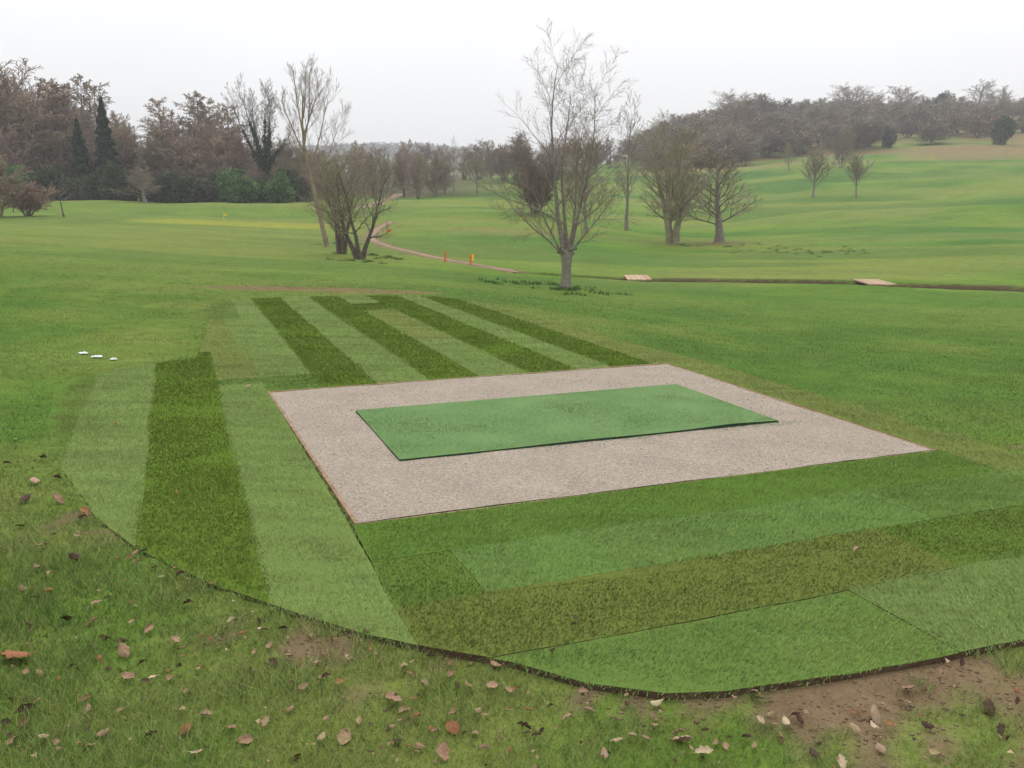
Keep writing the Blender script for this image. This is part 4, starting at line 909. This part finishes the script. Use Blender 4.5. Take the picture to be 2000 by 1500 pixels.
# ------------------------------------------------------------------ small things of the course
def simple_mat(name, c, rough=.6):
    m, t_, b = principled(name, rough, .3); n_ = N(t_, 'ShaderNodeTexNoise'); n_.inputs['Scale'].default_value = 25
    h_ = N(t_, 'ShaderNodeHueSaturation'); h_.inputs['Color'].default_value = (*c, 1); mr = N(t_, 'ShaderNodeMapRange'); mr.inputs['To Min'].default_value = .75; mr.inputs['To Max'].default_value = 1.2
    t_.links.new(n_.outputs['Fac'], mr.inputs['Value']); t_.links.new(mr.outputs[0], h_.inputs['Value']); t_.links.new(h_.outputs[0], b.inputs['Base Color']); return m
M_ORANGE = simple_mat('orange_paint', (.62, .13, .03)); M_YELLOW = simple_mat('yellow_paint', (.75, .55, .05)); M_WHITE = simple_mat('white_paint', (.66, .67, .66))
M_PLANK = mat_noise('bridge_timber', (.28, .18, .12), (.40, .28, .195), 6, bump=.4, vary=.1)
def box_mesh(name, sx, sy, sz, mat, z0=0):
    v = [(x * sx / 2, y * sy / 2, z) for z in (z0, z0 + sz) for x, y in ((-1, -1), (1, -1), (1, 1), (-1, 1))]
    return poly_mesh(name, v, [(0, 3, 2, 1), (4, 5, 6, 7), (0, 1, 5, 4), (1, 2, 6, 5), (2, 3, 7, 6), (3, 0, 4, 7)], mat)
def post(px, py, h, label, cap=None, lean=0):
    p = hit(px, py); r = empty('marker_post', tuple(p)); r.rotation_euler = (0, lean, .3); tag(r, label, 'post', 'orange marker posts by the track')
    pr = [(.045, 0), (.045, h * .9), (.02, h)]; v = []; 
    for rr, z in pr: v += [(rr * math.cos(a), rr * math.sin(a), z - (.2 if z == 0 else 0)) for a in np.arange(8) * math.pi / 4]
    f = [(k * 8 + i, k * 8 + (i + 1) % 8, k * 8 + 8 + (i + 1) % 8, k * 8 + 8 + i) for k in range(2) for i in range(8)] + [tuple(range(16, 24))]
    obj('post', poly_mesh('post', v, f, M_ORANGE), r)
    if cap:
        o = obj('marker_plate', box_mesh('marker_plate', .10, .02, h * .55, M_YELLOW, h * .38), r); o.location = (.085, .0, 0)
post(870, 512, .46, 'plain orange marker post by the track, the left of two')
post(919, 517, .46, 'orange marker post with a yellow plate, the right of two', cap=True, lean=.05)
def footbridge(px, py, label, w=.92, L=1.9):
    p = hit(px, py); dvec = DITCH[np.argmin(np.hypot(*(DITCH - p[:2]).T))]
    dl = seg_dist(np.array([p[0]]), np.array([p[1]]), DITCH)
    z = max(float(height0(p[0], p[1] - .9)), float(height0(p[0], p[1] + .9)))
    r = empty('footbridge', (p[0], p[1], z + .03)); r.rotation_euler = (0.012, 0, -.05); tag(r, label, 'footbridge', 'plank footbridges over the ditch')
    n = 5; pw = w / n; me = box_mesh('plank', pw - .012, L, .05, M_PLANK)
    for i in range(n):
        o = obj('plank', me, r); o.location = (-w / 2 + pw * (i + .5), RNG.uniform(-.03, .03), RNG.uniform(-.004, .004))
    for s_ in (-1, 1):
        o = obj('bearer', box_mesh('bearer', w - .05, .09, .08, M_PLANK, -.085), r); o.location = (0, s_ * L * .40, 0)
footbridge(1245, 546, 'small plank footbridge over the ditch near the big bare tree')
footbridge(1707, 555, 'small plank footbridge over the ditch further right', w=.95)
def flag(px, py, hpx, label, mat, name='marker_flag'):
    p = hit(px, py); h = hpx * .8 / F * p[1]; r = empty(name, tuple(p)); tag(r, label, 'marker')
    v = [(.03 * math.cos(a), .03 * math.sin(a), z) for z in (-.1, h) for a in np.arange(6) * math.pi / 3]; f = [(i, (i + 1) % 6, 6 + (i + 1) % 6, 6 + i) for i in range(6)] + [tuple(range(6, 12))]
    obj('pole', poly_mesh('pole', v, f, mat), r)
    k = 6; wv = [(.03 + .22 * i / k, .05 * math.sin(i * 1.3), z) for z in (h * .55, h * .98) for i in range(k + 1)]
    me = poly_mesh('flag_cloth', wv, [(i, i + 1, k + 2 + i, k + 1 + i) for i in range(k)], mat); o = obj('flag_cloth', me, r); sm = o.modifiers.new('solid', 'SOLIDIFY'); sm.thickness = .012
flag(437, 426, 10, 'tiny yellow marker on the far left fairway before the wood', M_YELLOW)
flag(1018, 432, 10, 'tiny yellow marker left of the dark thicket in the valley', M_YELLOW)
flag(757, 458, 12, 'tiny orange-yellow marker beside the bend of the red track', M_ORANGE)
flag(1822, 311, 10, 'tiny yellow marker high on the right slope below the bracken', M_YELLOW)
# white marker board far behind the fan-shaped tree
p = hit(1286, 318); o = obj('marker_board', box_mesh('marker_board', .7, .12, 1.9, M_WHITE, -.1)); o.location = tuple(p); tag(o, 'small white upright board far off behind the fan-shaped tree', 'board')
md = o.modifiers.new('bevel', 'BEVEL'); md.width = .06
# white patch left of the turf: low melting lumps
rng = np.random.default_rng(6)
for (px, py, w_, lab) in ((163, 696, .07, 'left white scrap of the small broken white patch on the rough grass'), (190, 704, .085, 'middle white scrap of the small broken white patch on the rough grass'), (223, 709, .05, 'right white scrap of the small broken white patch on the rough grass')):
    p = hit(px, py); p[2] = float(height(p[:1], p[1:2])[0]) + .012; v = [(0, 0, .012)]; f = []
    for k_, (rr, z) in enumerate(((.45, .036), (.8, .03), (1.0, .008))):
        v += [(rr * w_ / 2 * 1.5 * math.cos(a) * (1 + .5 * (rng.random() - .5)), rr * w_ / 2 * math.sin(a) * (1 + .5 * (rng.random() - .5)), z * .3 * rng.uniform(.2, 1.8)) for a in np.arange(14) * 2 * math.pi / 14]
    f = [(0, 1 + i, 1 + (i + 1) % 14) for i in range(14)] + [(1 + k_ * 14 + i, 1 + k_ * 14 + 14 + i, 1 + k_ * 14 + 14 + (i + 1) % 14, 1 + k_ * 14 + (i + 1) % 14) for k_ in range(2) for i in range(14)]
    o = obj('white_patch', poly_mesh('white_patch', v, f, M_WHITE)); o.location = tuple(p); tag(o, lab, 'white patch', 'white scraps on the grass')

# ------------------------------------------------------------------ fallen leaves
LEAF_MATS = {}
for nm, c1, c2 in (('tan', (.18, .115, .065), (.34, .23, .14)), ('pinkish', (.25, .165, .105), (.38, .265, .18)), ('dark brown', (.035, .021, .015), (.09, .052, .034)), ('russet', (.16, .07, .033), (.28, .13, .06)), ('pale', (.36, .27, .17), (.52, .42, .29)), ('grey', (.17, .14, .105), (.27, .225, .17))):
    LEAF_MATS[nm] = mat_noise('leaf_' + nm.replace(' ', '_'), c1, c2, 14, rough=.75, bump=.5, bscale=45, vary=.12, bdist=.004)
def leaf_mesh(seed, mat):
    r = np.random.default_rng(seed); nu, nv = 11, 7; V_ = []; curl = r.uniform(.6, 2.4) * r.choice((-1, 1)); bend = r.uniform(-1.1, 1.1); tw = r.uniform(-.8, .8); lob = r.uniform(.0, .28)
    for i in range(nu):
        t_ = i / (nu - 1); w_ = .36 * math.sin(math.pi * min(1, t_ * .94 + .04)) ** .75 * (1 + lob * math.sin(t_ * 19)) * (1.15 - .35 * t_)
        for j in range(nv):
            s_ = (j / (nv - 1) - .5) * 2; x_ = t_ - .5; a = s_ * curl * .8
            yw = w_ * (math.sin(a) / (abs(curl) * .8)) * (1 if curl > 0 else 1) ; yw = w_ * math.sin(s_ * abs(curl) * .8) / max(.5, abs(curl) * .8); zc = w_ * (1 - math.cos(s_ * abs(curl) * .8)) / max(.5, abs(curl) * .8) * np.sign(curl)
            zb = bend * .5 * x_ * x_; ct, st2_ = math.cos(tw * x_), math.sin(tw * x_)
            V_.append((x_, yw * ct - zc * st2_, yw * st2_ + zc * ct + zb + .03 * r.normal()))
    V_ = np.array(V_); V_[:, 2] -= V_[:, 2].min()
    idx = np.arange(nu * nv).reshape(nu, nv); q = np.stack([idx[:-1, :-1], idx[:-1, 1:], idx[1:, 1:], idx[1:, :-1]], -1).reshape(-1, 4)
    st = np.array([(-.5, 0, V_[3, 2]), (-.62, .03, V_[3, 2] + .02), (-.78, .02, V_[3, 2] + .07)]); sv_, sq = tubes(st[None], np.array([[.018, .013, .012]]), 4)
    return raw_mesh('fallen_leaf', np.concatenate([V_, sv_]), np.concatenate([q, sq + len(V_)]), mat, True)
LEAVES = {nm: [leaf_mesh(900 + 10 * i + k_, m_) for k_ in range(5)] for i, (nm, m_) in enumerate(LEAF_MATS.items())}
def leaf(px, py, size_px, kind, label, group, up=None):
    p = hit(px, py); p[2] = float(height(p[:1], p[1:2])[0]); dist = np.linalg.norm(p - np.array((0, 0, CAM_H))); s_ = size_px / F * dist * .98
    o = obj('fallen_leaf', LEAVES[kind][RNG.integers(0, 5)]); inside = bool(in_poly(np.array([p[0]]), np.array([p[1]]), OUT_W)[0])
    o.location = (p[0], p[1], (.030 if inside else p[2] + .012 + .012 * RNG.random())); o.scale = (s_, s_ * RNG.uniform(.8, 1.15), s_ * RNG.uniform(.7, 1.1))
    o.rotation_euler = (RNG.normal(0, .35), RNG.normal(0, .30), RNG.uniform(0, 6.28)); tag(o, label, 'leaf', group); return o
A7 = [(300,115,60,'dark brown'),(530,95,30,'tan'),(540,137,36,'tan'),(570,90,32,'dark brown'),(195,180,34,'pinkish'),(145,150,24,'tan'),(170,68,40,'tan'),(90,235,32,'tan'),(195,245,48,'russet'),(140,272,30,'dark brown'),(380,290,40,'tan'),(520,297,28,'russet'),(260,362,62,'dark brown'),(370,365,42,'tan'),(580,402,60,'tan'),(415,432,28,'russet'),(485,450,40,'dark brown'),(490,492,60,'tan'),(685,450,56,'tan'),(740,300,40,'dark brown'),(710,185,40,'dark brown'),(635,190,26,'pinkish'),(905,367,34,'pale'),(955,410,40,'russet'),(1110,395,36,'dark brown'),(825,440,22,'russet'),(855,460,24,'pinkish'),(1070,535,52,'dark brown'),(1125,508,52,'pinkish'),(1265,500,40,'tan'),(1485,510,34,'tan'),(1365,502,30,'tan'),(1580,525,50,'pinkish'),(1605,552,46,'tan'),(1680,480,48,'dark brown'),(1760,505,36,'tan'),(1760,550,40,'tan'),(1935,512,50,'tan'),(1660,590,46,'pinkish'),(1535,655,78,'tan'),(1275,582,36,'dark brown'),(1330,597,46,'russet'),(1580,700,60,'tan'),(1632,720,50,'russet'),(1830,602,52,'tan'),(1920,600,50,'tan'),(1865,700,40,'tan'),(1770,765,62,'russet'),(1700,775,50,'pinkish'),(1855,780,42,'tan'),(1550,815,58,'dark brown'),(1640,832,40,'tan'),(1345,800,72,'tan'),(1260,820,54,'pinkish'),(1730,862,76,'tan'),(1890,855,46,'pinkish'),(600,597,36,'pale'),(505,597,60,'tan'),(670,592,30,'tan'),(940,630,40,'dark brown'),(430,560,30,'dark brown'),(650,555,24,'dark brown'),(730,790,54,'russet'),(810,747,48,'pinkish'),(905,785,46,'tan'),(955,830,66,'tan'),(715,720,46,'tan'),(1040,760,52,'tan'),(1140,710,44,'tan'),(770,882,56,'pale'),(108,715,60,'dark brown'),(95,772,48,'tan'),(78,820,48,'pale'),(175,830,44,'pinkish'),(340,680,38,'tan'),(360,852,40,'tan'),(590,820,50,'dark brown'),(410,812,44,'tan'),(1160,886,44,'russet'),(1990,615,40,'tan'),(1785,600,30,'dark brown'),(1430,400,36,'tan'),(1410,430,40,'tan'),(1310,430,30,'tan'),(1060,465,44,'tan'),(765,497,24,'tan'),(520,372,30,'tan'),(985,332,24,'tan'),(1215,420,40,'tan'),(1010,362,36,'dark brown'),(1015,390,26,'pale'),(300,440,24,'pale'),(1400,745,50,'tan'),(1190,620,40,'tan')]
A8 = [(275,625,54,'pinkish'),(300,692,54,'pinkish'),(215,730,50,'tan'),(45,760,56,'dark brown'),(95,795,44,'dark brown'),(405,728,46,'tan'),(405,820,54,'pinkish'),(360,868,50,'pinkish'),(550,715,46,'tan'),(570,668,54,'pale'),(555,757,34,'tan'),(665,810,70,'pinkish'),(750,857,66,'pale'),(470,795,44,'tan'),(945,630,66,'pinkish'),(1070,745,44,'pale'),(1120,727,46,'dark brown'),(1150,705,30,'tan'),(970,740,36,'pale'),(800,815,30,'tan'),(835,832,34,'tan'),(1045,800,34,'dark brown'),(1335,768,48,'pinkish'),(1415,722,76,'pinkish'),(1475,752,48,'russet'),(1410,760,36,'pale'),(1440,665,34,'pinkish'),(1550,612,60,'tan'),(1620,752,44,'dark brown'),(1860,682,62,'dark brown'),(1910,775,50,'dark brown'),(1180,868,50,'dark brown'),(1440,842,48,'pinkish'),(1650,862,36,'tan'),(1705,826,40,'tan'),(1530,660,46,'tan'),(1285,890,60,'pale'),(10,612,30,'russet'),(865,645,30,'tan')]
def zone(px, py):
    if px < 300: return 'lush grass at lower left'
    if px < 700: return 'rough grass below the turf left curve'
    if px < 1150: return 'thin grass below the turf front tip'
    return 'the bare soil at lower right'
SPECIAL = {}
for src, ox in ((A7, 0), (A8, 1000)):
    for (x, y, s_, kd) in src:
        px, py = ox + x / 2, 1050 + y / 2
        lab = '%s %s fallen leaf curled on %s' % ('small' if s_ < 40 else ('large' if s_ >= 60 else 'dry'), kd, zone(px, py))
        leaf(px, py, s_ / 2, kd, lab, 'leaves, ' + lab)
big = leaf(30, 1308, 56, 'russet', 'big russet leaf with a pale stalk at the left edge of the photo', None); big.rotation_euler = (.5, .1, 2.9)
leaf(1669, 1092, 24, 'pinkish', 'pinkish leaf lying alone on the olive turf strip', None)
leaf(1549, 1060, 13, 'pinkish', 'tiny pink leaf at the turf seam left of the pinkish leaf', None)
leaf(1083, 1295, 26, 'grey', 'grey leaf lying on the front tip of the turf', None)
leaf(1121, 1228, 18, 'dark brown', 'small brown leaf in the olive turf above the front tip', None)
leaf(229, 837, 14, 'russet', 'small russet leaf on the light turf left of the dark stripe', None)
leaf(347, 977, 11, 'russet', 'small russet leaf in the middle of the dark left stripe', None)
leaf(487, 766, 14, 'pinkish', 'pink leaf on the turf by the left back corner of the gravel', None)
leaf(568, 917, 9, 'pinkish', 'tiny pink leaf on the light turf beside the gravel pad', None)
for (px, py, s_, kd) in ((86, 908, 24, 'dark brown'), (51, 992, 28, 'dark brown'), (112, 945, 18, 'dark brown'), (163, 1025, 30, 'tan'), (70, 955, 26, 'pinkish'), (114, 992, 30, 'tan'), (15, 920, 14, 'dark brown'), (168, 1015, 24, 'russet'), (35, 868, 10, 'pale'), (40, 1040, 16, 'dark brown'), (75, 1128, 18, 'tan')):
    leaf(px, py, s_, kd, '%s leaf in the worn grass left of the turf edge' % kd, 'leaves left of the turf, ' + kd)
g = np.random.default_rng(88); k = 0
while k < 150:
    px, py = g.uniform(5, 1990), 1040 + 450 * g.random() ** .8
    q = hit(px, py)
    if bool(in_poly(np.array([q[0]]), np.array([q[1]]), OUT_W)[0]) or vnoise(q[0] * 2.4, q[1] * 2.4, 87, 2) < g.uniform(.3, .65): continue
    kd = ('tan', 'dark brown', 'russet', 'tan', 'dark brown')[g.integers(0, 5)]; lab = 'little withered %s leaf on %s' % (kd, zone(px, py)); k += 1
    leaf(px, py, g.uniform(8, 17), kd, lab, 'leaves, ' + lab)
# crumbs of leaf and twig too small to tell apart
rng = np.random.default_rng(14); n = 3200; y = 1.8 + 3.6 * rng.random(n) ** 1.3; x = rng.uniform(-1, 1, n) * (.7 * y)
ok = vnoise(x * 2.2, y * 2.2, 86, 2) > rng.uniform(.25, .7, n); x, y = x[ok], y[ok]; ok = ~in_poly(x, y, OUT_W); x, y = x[ok], y[ok]; n = len(x)
C = np.column_stack([x, y, height(x, y) + rng.uniform(.008, .03, n)]); Vl, Cl = leaf_tris(C, np.where(rng.random(n) < .3, .009, .0055), np.array([(.26, .165, .10), (.09, .055, .035), (.32, .23, .15), (.19, .115, .07)])[rng.integers(0, 4, n)], rng)
lt = obj('leaf_litter', raw_mesh('leaf_litter', Vl, np.arange(len(Vl)).reshape(-1, 3), M_BLADE, False, Cl)); tag(lt, 'crumbs of dead leaf scattered through the foreground grass', 'litter', kind='stuff')

rng = np.random.default_rng(15); n = 26000; y = rng.uniform(1.7, 5.6, n); x = rng.uniform(-.6, 1, n) * (.72 * y); ok = (~in_poly(x, y, OUT_W)) & (rng.random(n) < soil_mask(x, y) * .9 + .01); x, y = x[ok], y[ok]; n = len(x)
s_ = .0025 + .007 * rng.random(n) ** 4; ov = octv[None] * s_[:, None, None] * rng.uniform(.6, 1.5, (n, 6, 1)); P_ = np.column_stack([x, y, height(x, y) + s_ * .2])
cr = obj('soil_crumbs', raw_mesh('soil_crumbs', (ov + P_[:, None]).reshape(-1, 3), (octf[None] + 6 * np.arange(n)[:, None, None]).reshape(-1, 3), mat_noise('crumb_soil', (.12, .078, .048), (.22, .15, .098), 5, bump=.3))); tag(cr, 'crumbs of brown earth on the bare soil patches', 'soil', kind='stuff')

# ------------------------------------------------------------------ haze
hm = bpy.data.materials.new('haze_air'); hm.use_nodes = True; t_ = hm.node_tree; t_.nodes.clear()
ho = N(t_, 'ShaderNodeOutputMaterial'); pv_ = N(t_, 'ShaderNodeVolumePrincipled'); pv_.inputs['Color'].default_value = (.96, .975, 1.0, 1); pv_.inputs['Density'].default_value = .0007
t_.links.new(pv_.outputs[0], ho.inputs['Volume'])
zmin = float(V[:, 2].min()) - 1; zmax = 95.0; bx, by0, by1 = abs(xs[0]) + 20, ys[0] - 20, ys[-1] + 20
hv = [(x_, y_, z_) for z_ in (zmin, zmax) for x_, y_ in ((-bx, by0), (bx, by0), (bx, by1), (-bx, by1))]
hz = obj('haze', poly_mesh('haze', hv, [(0, 3, 2, 1), (4, 5, 6, 7), (0, 1, 5, 4), (1, 2, 6, 5), (2, 3, 7, 6), (3, 0, 4, 7)], hm)); tag(hz, 'thin pale haze over the valley', kind='stuff')
